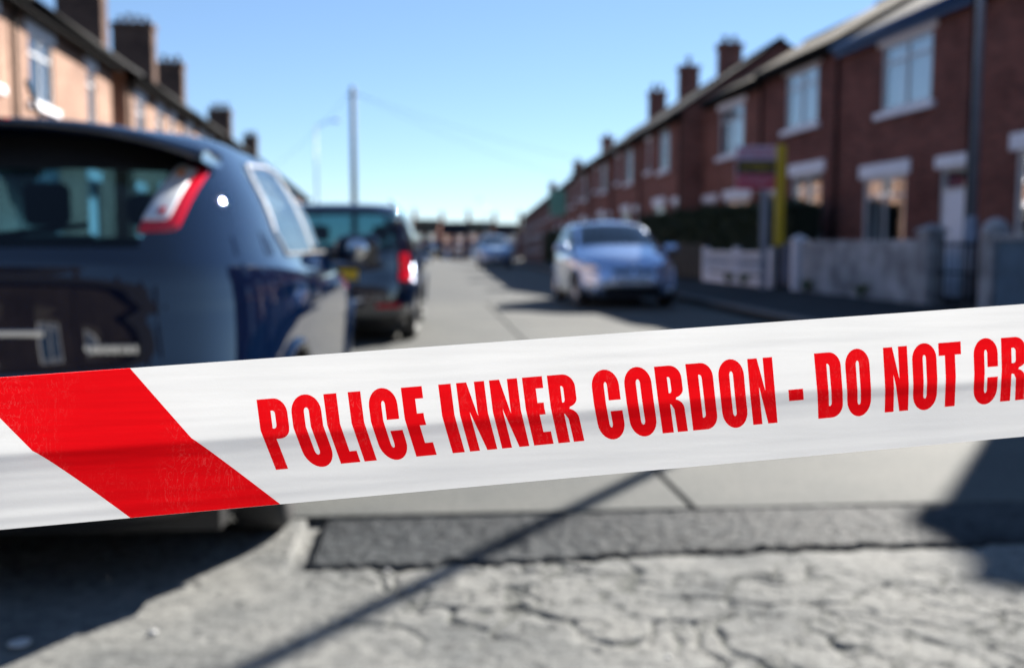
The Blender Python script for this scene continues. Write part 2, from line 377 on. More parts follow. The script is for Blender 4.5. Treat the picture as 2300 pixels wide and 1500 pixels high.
def apron_h(t, l):
    # lumps, hollows and cracks of worn-out concrete
    h = 0.006 * fbm(Vector((t * 1.1, l * 1.1, 0.3))) - 0.012 * max(0.0, fbm(Vector((t * 13, l * 13, 9.0)), 3) - 0.42) + 0.0022 * fbm(Vector((t * 6, l * 6, 2.2)), 3) + 0.0016 * fbm(Vector((t * 30, l * 30, 4.2)), 3)
    msk = max(0.0, min(1.0, 0.5 + 2.2 * noise.noise(Vector((t * 0.9 + 0.35, l * 1.3, 8.1))) + 0.45 * math.exp(-((t - 0.95) ** 2) / 0.25)))
    c1 = crack(t, l, 2.4, 1.5, 0.014) * min(1, msk * 1.3); c2 = crack(t, l, 7.5, 6.5, 0.011) * max(0, msk * 1.6 - .6)
    CR[0] = max(c1, c2 * .9)
    return h - 0.014 * c1 ** 1.2 - 0.010 * c2 ** 1.2
def grid_mesh(name, t0, t1, l0, l1, step, hf, m, keep=None, z0=0.0):
    nx = int((t1 - t0) / step); ny = int((l1 - l0) / step)
    vs = []; dirt = []
    fs = []
    for j in range(ny + 1):
        for i in range(nx + 1):
            t = t0 + i * step; l = l0 + j * step
            p = TL(t, l); CR[0] = 0.0; vs.append((p.x, p.y, z0 + hf(t, l))); dirt.append(CR[0])
    for j in range(ny):
        for i in range(nx):
            t = t0 + (i + .5) * step; l = l0 + (j + .5) * step
            if keep is None or keep(t, l):
                a = j * (nx + 1) + i; fs.append((a, a + 1, a + nx + 2, a + nx + 1))
    me = bpy.data.meshes.new(name); me.from_pydata(vs, [], fs)
    at = me.attributes.new('dirt', 'FLOAT', 'POINT'); at.data.foreach_set('value', dirt)
    bm = bmesh.new(); bm.from_mesh(me)
    bmesh.ops.delete(bm, geom=[v for v in bm.verts if not v.link_faces], context='VERTS'); bm.to_mesh(me); bm.free()
    return link(name, me, None, [m], True)
def apron_edge(t, l):
    h = apron_h(t, l)
    if t > -0.47:   # falls away into the groove along the tarmac
        e = strip_near(t) - l
        if e < 0.035: h -= 0.032 * max(0, min(1, (0.035 - e) / 0.035))
    return h
ap = grid_mesh('concrete_apron', -2.6, 3.4, 1.9, 3.86, 0.009, apron_edge, M['concrete'],
               keep=lambda t, l: (l < strip_near(t) + 0.02 if t > -0.41 else l < 3.82))
tag(ap, kind='structure')
nt_c = M['concrete'].node_tree; bc = nt_c.nodes['Principled BSDF'].inputs['Base Color']; src = bc.links[0].from_socket
an = N(nt_c, 'Attribute'); an.attribute_name = 'dirt'
rr = ramp(nt_c, an.outputs['Fac'], [(0.25, (0, 0, 0)), (0.9, (.8, .8, .8))])
mxc = N(nt_c, 'MixRGB'); nt_c.links.new(rr.outputs[0], mxc.inputs[0]); nt_c.links.new(src, mxc.inputs[1]); mxc.inputs[2].default_value = (0.045, 0.05, 0.045, 1)   # moss and soil packed in the cracks
nt_c.links.new(mxc.outputs[0], bc)
b = MB(); b.add([TL(-14, -25, -0.03), TL(18, -25, -0.03), TL(18, 1.905, -0.03), TL(-14, 1.905, -0.03)], [(0, 1, 2, 3)])
b.add([TL(3.38, 1.9, -0.03), TL(18, 1.9, -0.03), TL(18, 5.6, -0.03), TL(3.38, 3.8, -0.03)], [(0, 1, 2, 3)])
b.add([TL(-14, 1.9, -0.03), TL(-2.58, 1.9, -0.03), TL(-2.58, 2.9, -0.03), TL(-14, 2.9, -0.03)], [(0, 1, 2, 3)])
tag(b.build('junction_road', M['concrete']), kind='structure')
def patch_h(t, l):
    a = l - strip_near(t); c = STRIP_FAR(t) - l; d = t + 0.41
    r = min(a, c, d); k = max(0.0, min(1.0, r / 0.028))
    h = 0.004 + 0.003 * fbm(Vector((t * 2, l * 2, 5))) + 0.004 * noise.noise(Vector((t * 50, l * 50, 1))) + 0.007 * noise.noise(Vector((t * 21, l * 21, 3)))
    return h * k - 0.034 * (1 - k) ** 2
pt = grid_mesh('tarmac_patch', -0.47, 3.5, 3.12, 3.86, 0.0085, patch_h, M['tarmac'],
               keep=lambda t, l: strip_near(t) - 0.01 < l < STRIP_FAR(t) + 0.01 and t + 0.42 > 0)
tag(pt, kind='structure')
pb = M['tarmac'].node_tree.nodes['Principled BSDF']; pb.inputs['Specular IOR Level'].default_value = 0.06; pb.inputs['Roughness'].default_value = 0.7
# loose pebbles and a scrap of litter
for (px, py, s, lab) in ((45, 1452, 0.030, 'pale scrap of litter lying in the shade of the black car'), (870, 1275, 0.009, 'small pale pebble on the near edge of the tarmac strip'),
                         (345, 1422, 0.012, 'small pebble at the edge of the black car shadow'), (1500, 1478, 0.007, 'tiny pale pebble among the cracks of the concrete')):
    g = G(px, py); bm = bmesh.new(); bmesh.ops.create_icosphere(bm, subdivisions=2, radius=s)
    for v in bm.verts: v.co *= 1 + 0.3 * noise.noise(v.co * 60 + Vector((px, 0, 0))); v.co.z *= 0.5 if s < 0.02 else 0.22
    me = bpy.data.meshes.new('pebble'); bm.to_mesh(me); bm.free()
    o = link('litter_scrap' if s > 0.02 else 'pebble', me, None, [M['pebble']], True); o.location = (g.x, g.y, apron_h(g.dot(HN), g.dot(HD)) + s * 0.35)
    tag(o, lab, 'litter' if s > 0.02 else 'pebble')

# ------------------------------------------------------------------ houses
def facade_cells(b, W, z0, z1, ops, y, out, depth=0.09):
    us = sorted({0, W, *[o[0] for o in ops], *[o[1] for o in ops]}); zs = sorted({z0, z1, *[o[2] for o in ops], *[o[3] for o in ops]})
    for i in range(len(us) - 1):
        for j in range(len(zs) - 1):
            cu = (us[i] + us[i + 1]) / 2; cz = (zs[j] + zs[j + 1]) / 2
            if any(o[0] < cu < o[1] and o[2] < cz < o[3] for o in ops): continue
            q = [(us[i], y, zs[j]), (us[i + 1], y, zs[j]), (us[i + 1], y, zs[j + 1]), (us[i], y, zs[j + 1])]
            b.add(q if out < 0 else q[::-1], [(0, 1, 2, 3)])
    yi = y - out * (depth + 0.1)
    for o in ops:
        u0, u1, a, c = o[:4]
        b.add([(u0, y, a), (u0, yi, a), (u0, yi, c), (u0, y, c), (u1, y, a), (u1, yi, a), (u1, yi, c), (u1, y, c)],
              [(0, 1, 2, 3), (4, 7, 6, 5), (3, 2, 6, 7), (0, 4, 5, 1)])
def window(root, u0, u1, z0, z1, out, style, lint=(0.16, 0.27), trim='white', mull=1, transom=True):
    y = -out * 0.03; f = 0.075
    m = MB()
    m.box(u0, u0 + f, y, y - out * 0.06, z0, z1); m.box(u1 - f, u1, y, y - out * 0.06, z0, z1)
    m.box(u0 + f, u1 - f, y, y - out * 0.06, z0, z0 + f); m.box(u0 + f, u1 - f, y, y - out * 0.06, z1 - f, z1)
    if mull:
        um = u0 + (u1 - u0) * 0.5; m.box(um - .025, um + .025, y, y - out * 0.05, z0 + f, z1 - f)
    zt = z1 - (z1 - z0) * 0.28
    if transom:
        if mull: 
            m.box(u0 + f, um - .025, y, y - out * 0.05, zt - .025, zt + .025); m.box(um + .025, u1 - f, y, y - out * 0.05, zt - .025, zt + .025)
        else: m.box(u0 + f, u1 - f, y, y - out * 0.05, zt - .025, zt + .025)
    fr = m.build('window', M['upvc'], root)
    p = MB(); yp = y - out * 0.03
    p.add([(u0 + .05, yp, z0 + .05), (u1 - .05, yp, z0 + .05), (u1 - .05, yp, z1 - .05), (u0 + .05, yp, z1 - .05)], [(0, 1, 2, 3) if out < 0 else (3, 2, 1, 0)])
    p.build('pane', M['houseglass'], fr)
    # behind the glass: a net curtain or a dark room
    cu = MB(); yc = y - out * 0.16; ns = 24
    hang = {'net': (0, 1), 'half': (0, 0.55), 'dark': (0, 0), 'sides': (0, 0)}[style]
    def drape(a, c2, za, zb):
        vs = []; fs = []
        for i in range(ns + 1):
            u = a + (c2 - a) * i / ns; yy = yc + 0.018 * math.sin(i * 1.9 + a)
            vs += [(u, yy, za), (u, yy, zb)]
            if i: fs.append((2 * i - 2, 2 * i, 2 * i + 1, 2 * i - 1))
        cu.add(vs, fs)
    if style == 'net': drape(u0, u1, z0 - .05, z1 + .05)
    elif style == 'half': drape(u0, u1, z0 - .05, z0 + (z1 - z0) * 0.5)
    elif style == 'sides': drape(u0, u0 + (u1 - u0) * .22, z0 - .05, z1 + .05); drape(u1 - (u1 - u0) * .22, u1, z0 - .05, z1 + .05)
    if cu.v: cu.build('curtain', M['curtain'], fr)
    bk = MB(); yb = y - out * 0.4
    bk.add([(u0 - .3, yb, z0 - .4), (u1 + .3, yb, z0 - .4), (u1 + .3, yb, z1 + .3), (u0 - .3, yb, z1 + .3)], [(0, 1, 2, 3) if out < 0 else (3, 2, 1, 0)])
    bk.build('dark_interior', M['dark'], fr)
    o, h = lint
    if h: mbox('lintel', (u0 - o, u1 + o, -out * 0.05, out * 0.03, z1, z1 + h), M[trim], fr, 0.01)
    mbox('sill', (u0 - o, u1 + o, -out * 0.05, out * 0.08, z0 - 0.13, z0), M[trim], fr, 0.01)
def door(root, u0, u1, z1, out, col, lint=(0.12, 0.22), z0=0.0):
    y = -out * 0.06
    d = mbox('door', (u0 + .07, u1 - .07, y, y - out * 0.05, z0, z1 - .42), M[col], root, 0.006)
    fr = MB(); fr.box(u0, u0 + .07, y + out * .01, y - out * 0.07, z0, z1); fr.box(u1 - .07, u1, y + out * .01, y - out * 0.07, z0, z1)
    fr.box(u0 + .07, u1 - .07, y + out * .01, y - out * 0.07, z1 - .42, z1 - .36); fr.box(u0 + .07, u1 - .07, y + out * .01, y - out * 0.07, z1 - .06, z1)
    fr.build('frame', M['upvc'], d)
    mbox('panel', (u0 + .18, (u0 + u1) / 2 - .03, y, y + out * .012, z0 + .2, z0 + .85), M[col], d, .006)
    mbox('panel', ((u0 + u1) / 2 + .03, u1 - .18, y, y + out * .012, z0 + .2, z0 + .85), M[col], d, .006)
    p = MB(); p.add([(u0 + .07, y - out * .03, z1 - .37), (u1 - .07, y - out * .03, z1 - .37), (u1 - .07, y - out * .03, z1 - .05), (u0 + .07, y - out * .03, z1 - .05)], [(0, 1, 2, 3)])
    p.build('fanlight', M['houseglass'], d)
    hm = MB(); hm.tube((u1 - .16, y, z0 + 1.02), (u1 - .16, y + out * .06, z0 + 1.02), .018); hm.build('handle', M['chrome'], d, True)
    if lint[1]: mbox('lintel', (u0 - lint[0], u1 + lint[0], -out * 0.05, out * 0.03, z1, z1 + lint[1]), M['white'], d, .01)
def chimney(root, u, y, zb, zt, wu, wy, m, pots, nm='chimney'):
    b = MB(); b.box(u - wu / 2, u + wu / 2, y - wy / 2, y + wy / 2, zb, zt - .18)
    b.box(u - wu / 2 - .05, u + wu / 2 + .05, y - wy / 2 - .05, y + wy / 2 + .05, zt - .18, zt)
    c = b.build(nm, M['brick_stack_shade'] if m == M['brick_pale'] else m, root)
    for i in range(pots):
        yy = y + wy * ((i + .5) / pots - .5) * .86
        p = MB(); hh = random.uniform(.26, .42)
        p.lathe([(.12, 0), (.10, .05), (.095, hh - .06), (.125, hh - .04), (.125, hh), (.08, hh), (.08, 0.05)], (u, yy, zt), 14, axis='z')
        p.build('chimney_pot', M['pot'], c, True)
def house(name, O, ang, W, out, label, group, brick='brick_dark', roof='slate', eave=5.4, ridge=7.4, half=3.0, wins=(), drs=(),
          chim=(), z0=0.12, trim='white', gutter='gutter', gables=(False, False), over=0.22, extra=None):
    root = empty(name, (O[0], O[1], z0 + O[2] if len(O) > 2 else z0), ang, label, 'house', group)
    e = eave - 0.12; r = ridge - 0.12
    ops = [(a, b_, c - .12, d - .12) for a, b_, c, d, *_ in wins] + [(a, b_, 0, c - .12) for a, b_, c, *_ in drs]
    b = MB(); facade_cells(b, W, -0.1, e, ops, 0, out)
    yb = -out * half * 2
    for u in (0.0, W):   # party / gable walls and the back
        b.add([(u, 0, -.1), (u, yb, -.1), (u, yb, e), (u, -out * half, r - 0.02), (u, 0, e)], [(0, 1, 2, 3, 4)])
    b.add([(0, yb, -.1), (W, yb, -.1), (W, yb, e), (0, yb, e)], [(0, 1, 2, 3)])
    b.build('wall', M[brick], root)
    # roof: two slopes with thickness, the front one overhanging the gutter
    rb = MB(); th = .09; s = (r - e) / half; ov = over
    o0 = -0.12 if gables[0] else 0; o1 = W + (0.12 if gables[1] else 0)
    pr = [(out * ov, e - s * ov), (-out * half, r), (yb - out * ov, e - s * ov)]
    vs = []
    for u in (o0, o1):
        for (y, z) in pr: vs += [(u, y, z + .03), (u, y, z + .03 + th)]
    rb.add(vs, [(0, 6, 8, 2), (2, 8, 10, 4), (1, 3, 9, 7), (3, 5, 11, 9), (0, 1, 7, 6), (4, 10, 11, 5), (0, 2, 3, 1), (2, 4, 5, 3), (6, 7, 9, 8), (8, 9, 11, 10)])
    rf = rb.build('roof', M[roof], root)
    rt = MB(); rt.tube((o0, -out * half, r + .11), (o1, -out * half, r + .11), .07, n=10); rt.build('ridge_tiles', M[roof], rf, True)
    g = MB(); gy = out * (ov + .05); gz = e - s * ov + .02
    g.tube((o0, gy, gz), (o1, gy, gz), .065, n=12)
    g.build('gutter', M[gutter], root, True)
    mbox('fascia', (o0 + .002, o1 - .002, out * (ov - .09), out * (ov - .02), e - s * ov - .14, e - s * ov + .03), M[gutter], root)
    mbox('soffit', (o0 + .004, o1 - .004, out * 0.002, out * (ov - .09), e - s * ov - .13, e - s * ov - .10), M[gutter], root)
    dp = MB(); dp.tube((0.15, out * .06, 0), (0.15, out * .06, e - s * ov - .1), .035, n=10); dp.build('downpipe', M['gutter'], root, True)
    for wdef in wins:
        a, b_, c, d = wdef[:4]; st = wdef[4] if len(wdef) > 4 else 'net'; mu = wdef[5] if len(wdef) > 5 else 1
        window(root, a, b_, c - .12, d - .12, out, st, trim=trim, mull=mu)
    for ddef in drs:
        a, b_, c, col = ddef[:4]; door(root, a, b_, c - .12, out, col)
    for (u, zt, wu, wy, pots, off) in chim:
        chimney(root, u, -out * (half + off), r - 0.5, zt - .12, wu, wy, M[brick], pots)
    if extra: extra(root)
    return root

# --- right row, first terrace: facade line X = 10.17 - .137 Y
def rline(Y): return Vector((10.17 - .137 * Y, Y, 0))
DR = Vector((-.137, 1, 0)); LR = DR.length; angR = math.atan2(1, -.137)
def uR(x, Y0):   # distance along the facade from Y0 to the point seen at image column x
    Y = 10.17 / ((x - 1150) / F * 1.0 + .137); return (Y - Y0) * LR
def rhouse(Y0, Y1, label, wins, drs, **k):
    o = rline(Y0); return house('brick_house', (o.x, o.y), angR, (Y1 - Y0) * LR, 1, label, 'right-hand terrace of dark red brick houses', wins=wins, drs=drs, **k)
Y0 = 11.6; w_ = lambda a, b: (a * LR, b * LR)
rhouse(11.6, 16.95, 'dark red brick end house cut off by the right edge of the picture', 
       [(1.0, 2.5, 3.65, 4.9, 'net'), (3.2, 4.35, 1.15, 2.55, 'dark')], [(0.5, 1.4, 2.35, 'white')], chim=[], gables=(True, False), ridge=7.1, eave=5.35)
a = uR(2075, 16.95); b2 = uR(1965, 16.95)
rhouse(16.95, 21.9, 'dark red brick house with blue gutter and the big white framed upper window', 
       [(a, b2, 3.68, 4.98, 'net'), (uR(2025, 16.95), uR(1932, 16.95), 1.0, 2.42, 'sides')],
       [(uR(2168, 16.95), uR(2100, 16.95), 2.42, 'white')], gutter='gutter_blue', eave=5.35, ridge=7.1, chim=[(.95, 9.2, .4, 1.2, 3, .38)])
rhouse(21.9, 26.2, 'dark red brick house behind the yellow post of the sale board', 
       [(uR(1825, 21.9), uR(1755, 21.9), 3.86, 5.2, 'net'), (uR(1838, 21.9), uR(1772, 21.9), 1.3, 2.72, 'dark')],
       [(uR(1735, 21.9), uR(1705, 21.9), 2.4, 'white')], eave=5.5, ridge=7.2, roof='tile')
rhouse(26.2, 30.5, 'brown brick house above the hedge with one narrow bright upper window', 
       [(uR(1662, 26.2), uR(1610, 26.2), 3.62, 4.98, 'net'), (uR(1678, 26.2), uR(1625, 26.2), 1.1, 2.35, 'net')],
       [(uR(1603, 26.2), uR(1570, 26.2), 2.35, 'white')], eave=5.4, ridge=7.1, brick='brick_mid', gables=(False, True), roof='tile')
# second terrace: stands forward, its gable end in shade
def terrace(p0, dxdy, n, Wd, names, group, out=1, z0f=None, eave=5.3, ridge=7.3, start=0, chimzt=8.3, **k):
    D = Vector((dxdy, 1, 0)); D.normalize(); ang = math.atan2(D.y, D.x)
    for i in range(n):
        q = Vector((p0[0], p0[1], 0)) + D * (Wd * i)
        c = Wd / 2; dz = slope(q.y) if z0f is None else z0f
        r1 = random.choice(['net', 'net', 'sides']); r2 = random.choice(['sides', 'dark', 'net'])
        ch = [k['chimneys'][i]] if i in k.get('chimneys', {}) else []
        house(k.get('nm', 'brick_house'), (q.x, q.y, dz), ang, Wd, out, names[i], group, brick=k.get('brick', 'brick_mid'), roof=k.get('roof', 'slate'),
              eave=eave, ridge=ridge, half=k.get('half', 3.0), wins=k.get('wins', [(.7, 1.9, 3.6, 4.9, r1), (Wd - 1.5, Wd - .7, 3.6, 4.9, r1, 0), (1.7, 3.1, 1.1, 2.4, r2)]),
              drs=k.get('drs', [(.35, 1.25, 2.35, 'white')]), chim=ch, gables=(i == 0, i == n - 1))
T2 = ['brick house with a shaded gable end facing the street beyond the hedge', 'second house of the middle terrace on the shaded side',
      'third house of the middle terrace on the shaded side', 'far end house of the middle terrace on the shaded side']
terrace((5.26, 31.0), -.064, 4, 6.5, T2, 'middle terrace on the shaded side', ridge=7.25, chimneys={0: (5.6, 8.3, .5, .8, 2, 0), 1: (5.3, 8.6, .5, .8, 1, 0), 2: (5.2, 8.5, .5, .8, 2, 0)}, eave=5.2,
        wins=[(2.0, 3.4, 3.55, 4.95, 'net'), (4.9, 5.5, 3.7, 4.8, 'dark', 0), (2.6, 4.2, 1.1, 2.4, 'sides')])
terrace((3.75, 58.5), -.04, 11, 5.6, ['house %s of the far terrace on the shaded side' % s for s in ('nearest the street gap', 'next after the nearest one', 'third along', 'fourth along', 'fifth along', 'sixth along', 'seventh along', 'eighth along', 'ninth along', 'tenth along', 'furthest down the street')],
        'far terrace on the shaded side', ridge=7.1, chimneys={1: (3.2, 8.5, .5, .8, 1, 0), 4: (5, 8.6, .5, .8, 1, 0), 9: (4, 8.8, .5, .8, 1, 0)}, eave=5.2)
# --- left rows, sunlit
def lline(Y): return Vector((-6.5 - .13 * Y, Y, 0))
angL = math.atan2(1, -.13); LL = math.sqrt(1 + .13 ** 2)
def lhouse(Y0, Y1, label, wins, drs, **k):
    o = lline(Y0); o.z = slope(Y0)
    return house('pale_brick_house', (o.x, o.y, o.z), angL, (Y1 - Y0) * LL, -1, label, 'sunlit terrace of salmon brick houses',
                 brick='brick_pale', wins=wins, drs=drs, eave=5.5, ridge=6.95, half=3.0, over=0.34, **k)
lhouse(11.0, 17.75, 'sunlit salmon brick house cut by the left edge of the picture', [(4.9, 6.25, 3.75, 4.98, 'sides'), (1, 2.4, 3.75, 4.98, 'sides'), (1, 2.6, 1.2, 2.6, 'dark')], [(4, 4.95, 2.5, 'white')],
       chim=[(0.3, 9.4, .7, 1.3, 4, 0)], gables=(True, False))
lhouse(17.75, 24.35, 'sunlit salmon brick house with the tall white framed window, left of the alley', [(1.0, 2.35, 3.72, 4.98, 'sides'), (4.7, 5.3, 3.72, 4.98, 'sides', 0), (1, 2.6, 1.2, 2.6, 'dark')], [(4.5, 5.4, 2.5, 'white')],
       chim=[(1.6, 9.4, .7, 1.3, 4, 0)])
ord_ = ['first salmon brick house beyond the dark alley', 'second salmon brick house beyond the dark alley', 'third salmon brick house beyond the dark alley', 'fourth salmon brick house beyond the dark alley',
        'fifth salmon brick house beyond the dark alley', 'sixth salmon brick house beyond the dark alley', 'seventh salmon brick house beyond the dark alley', 'eighth salmon brick house beyond the dark alley', 'last salmon brick house visible on the sunny side']
for i in range(9):
    ya = 25.75 + 6.8 * i
    lhouse(ya, ya + 6.78, ord_[i], [(1.1, 2.0, 3.72, 4.95, 'sides', 0), (3.5, 4.3, 3.72, 4.95, 'sides', 0), (5.3, 6.0, 3.72, 4.95, 'sides', 0), (3.6, 5.4, 1.2, 2.6, 'dark')], [(.8, 1.7, 2.5, 'white')],
           chim=[(0.35, (9.5, 9.4, 9.55, 9.3, 0, 9.2, 0, 9.3, 0)[i], .7, (1.35, 1.4, 1.5, 1.1, 0, 1.3, 0, 1, 0)[i], (4, 5, 4, 3, 0, 4, 0, 3, 0)[i], 0)] if i in (0, 1, 2, 3, 5, 7) else [], gables=(i == 0, False))
# roof bridging the alley
o = lline(24.35); rt = empty('alley_roof', (o.x, o.y, .12), angL, 'short slate roof bridging the dark alley between the salmon brick houses', 'roof')
b = MB(); s_ = (6.83 - 5.38) / 3.0
b.add([(0.01, -.46, 5.38 - s_ * .46 + .03), (1.38, -.46, 5.38 - s_ * .46 + .03), (1.38, 3, 6.86), (0.01, 3, 6.86), (0.01, 6.3, 5.38 - s_ * .3), (1.38, 6.3, 5.38 - s_ * .3),
       (0.01, -.46, 5.38 - s_ * .46 + .12), (1.38, -.46, 5.38 - s_ * .46 + .12), (1.38, 3, 7.15), (0.01, 3, 6.95)],
      [(0, 3, 2, 1), (3, 4, 5, 2), (6, 7, 8, 9), (0, 1, 7, 6)])
b.build('slates', M['slate'], rt)
b = MB(); b.box(0.01, 1.38, 2.0, 2.1, -.1, 5.3); b.build('wall', M['brick_dark'], rt)
# --- terrace closing the street far away
for i in range(8):
    W_ = 5.2; X = -24.5 + i * W_
    labs = ['leftmost brick house closing the far end of the street', 'second brick house closing the far end of the street', 'middle brick house closing the far end of the street',
            'fourth brick house closing the far end of the street', 'fifth brick house closing the far end of the street', 'sixth brick house closing the far end, half behind the far terrace', 'seventh brick house closing the far end of the street', 'rightmost brick house closing the far end of the street']
    house('brick_house', (X, 190 + i * 2.2 + (i % 3) * .8, slope(190) + .3 * (i % 2)), 0.0, W_ - .02, -1, labs[i], 'houses closing the far end of the street', brick='brick_mid', roof='tile' if i % 2 else 'slate',
          eave=5.2, ridge=7.6 - 0.15 * i, wins=[(.6, 1.9, 3.5, 4.8, 'net'), (3.2, 4.5, 3.5, 4.8, 'net'), (2.6, 4.4, 1.0, 2.4, 'sides')], drs=[(.7, 1.7, 2.3, 'white')],
          chim=[(.2, 9.3, .7, .9, 2, 0)])

for i, lb in enumerate(('added unseen house darkening reflections behind the camera, at the end of its row', 'added unseen house darkening reflections behind the camera, next to the end one',  # unseen row, added to darken what the near car's tail reflects
                        'third added unseen house darkening reflections behind the camera', 'fourth added unseen house darkening reflections behind the camera', 'fifth added unseen house darkening reflections behind the camera', 'sixth added unseen house darkening reflections behind the camera', 'last added unseen house darkening reflections behind the camera')):
    house('brick_house', (-15 + i * 7.0, -11, 0), 0.0, 6.98, 1, lb, 'unseen houses added for dark reflections', brick='brick_black', trim='wood_dark', eave=6.6, ridge=9.2,
          wins=[(1, 2.6, 3.6, 4.9, 'dark'), (4.4, 5.8, 3.6, 4.9, 'dark'), (3.6, 5.8, 1, 2.5, 'dark')], drs=[(1, 1.95, 2.4, 'wood_dark')], chim=[(.4, 10.4, .7, 1.1, 3, 0)])
# ------------------------------------------------------------------ front walls, gates, fences on the shaded side
def wl(Y, off=0.0):   # front wall line, 1.9 m in front of the facades
    return Vector((8.75 + off - .137 * Y, Y, 0))
def Yw(x): return 8.75 / ((x - 1150) / F + .137)
def wroot(name, Ya, label, cat, group=None):
    p = wl(Ya); return empty(name, (p.x, p.y, .12), angR, label, cat, group)
def wall_run(name, Ya, Yb, h, m, label, cope=True, wob=0.0):
    r = wroot(name, Ya, label, 'wall'); L = (Yb - Ya) * LR
    mbox('body', (0, L, -.09, .09, -.05, h), m, r, 0.01)
    if cope:
        n = max(1, int(L / .62))
        for i in range(n): mbox('coping', (L * i / n + .006, L * (i + 1) / n - .006, -.13, .13, h, h + .07), M['render'] if m != M['white'] else m, r, .015)
    return r
def pier(name, Y, h, wd, m, label, cap='flat', group=None):
    r = wroot(name, Y, label, 'gate pier', group); mbox('shaft', (-wd / 2, wd / 2, -wd / 2, wd / 2, -.05, h), m, r, .012)
    b = MB()
    if cap == 'round':
        b.lathe([(wd * .66, 0), (wd * .68, .05), (wd * .6, .13), (wd * .38, .22), (0.001, .26)], (0, 0, h), 20, axis='z'); b.build('cap', m, r, True)
    else:
        q = wd * .6; b.add([(-q, -q, h), (q, -q, h), (q, q, h), (-q, q, h), (-q, -q, h + .06), (q, -q, h + .06), (q, q, h + .06), (-q, q, h + .06), (0, 0, h + .15)],
              [(0, 1, 5, 4), (1, 2, 6, 5), (2, 3, 7, 6), (3, 0, 4, 7), (4, 5, 8), (5, 6, 8), (6, 7, 8), (7, 4, 8)]); b.build('cap', m, r)
    return r
wall_run('garden_wall', 10.2, Yw(2248), 1.0, M['render_blue'], 'blue grey rendered garden wall at the right edge, beside the lamp column')
pier('gate_pier', Yw(2232), 1.06, .30, M['render'], 'rendered gate pier with domed cap right of the lamp column', 'round')
pier('gate_pier', Yw(2088), 1.12, .30, M['render'], 'rendered gate pier left of the dark gateway', 'flat')
wall_run('garden_wall', Yw(2075), Yw(1806), 1.02, M['render'], 'rough grey rendered garden wall with stained face below the brick houses', cope=False)
pier('gate_pier', Yw(1792), 1.0, .24, M['white'], 'white painted gate pier at the far end of the rough grey wall', 'flat')
# dark gateway gate
g = wroot('garden_gate', Yw(2212), 'black iron garden gate between the two rendered piers', 'gate')
Lg = (Yw(2105) - Yw(2212)) * LR
for z in (.12, .5, .92): mbox('rail', (0, Lg, -.015, .015, z, z + .035), M['gutter'], g)
for i in range(9): mbox('bar', (Lg * (i + .5) / 9 - .008, Lg * (i + .5) / 9 + .008, .016, .032, .05, 1.02), M['gutter'], g)
g = wroot('garden_gate', Yw(1778), 'blue boarded garden gate beside the white pier', 'gate'); Lg = (Yw(1745) - Yw(1778)) * LR
for i in range(7): mbox('board', (Lg * i / 7 + .004, Lg * (i + 1) / 7 - .004, -.012, .012, .08, .92 + .06 * math.sin(math.pi * (i + .5) / 7)), M['blue_gate'], g)
for z in (.2, .75): mbox('rail', (0, Lg, .014, .04, z, z + .07), M['blue_gate'], g)
# white balustrade fence
ya, yb = Yw(1735), Yw(1585)
g = wroot('white_fence', ya, 'low white balustrade fence with square end posts in front of the hedge', 'fence'); g.scale = (1, 1, .9); Lg = (yb - ya) * LR
for u in (0, Lg / 2, Lg): mbox('post', (u - .08, u + .08, -.08, .08, -.05, .98), M['white'], g, .01)
for z in (.30, .78):
    for q in range(2): mbox('rail', (Lg / 2 * q + .082, Lg / 2 * (q + 1) - .082, -.04, .04, z, z + .09), M['white'], g, .008)
for q in range(2):
    mbox('plinth', (Lg / 2 * q + .082, Lg / 2 * (q + 1) - .082, -.06, .06, -.05, .22), M['white'], g, .008)
    n = 11
    for i in range(n):
        u = Lg / 2 * q + .12 + (Lg / 2 - .24) * (i + .5) / n
        bb = MB(); bb.lathe([(.02, .39), (.035, .45), (.02, .52), (.038, .66), (.022, .78)], (u, 0, 0), 10, axis='z'); bb.build('baluster', M['white'], g, True)
# dark low timber fence in front of the hedge
ya, yb = Yw(1580), Yw(1440)
g = wroot('timber_fence', ya, 'low dark timber fence beside the silver hatchback', 'fence'); Lg = (yb - ya) * LR
for i in range(int(Lg / 1.6) + 1): mbox('post', (i * 1.6 - .05, i * 1.6 + .05, -.11, -.012, -.05, 1.0), M['wood_dark'], g)
for k in range(6): mbox('board', (0, Lg, -.01, .012, .06 + k * .155, .06 + k * .155 + .14), M['wood_dark'], g)

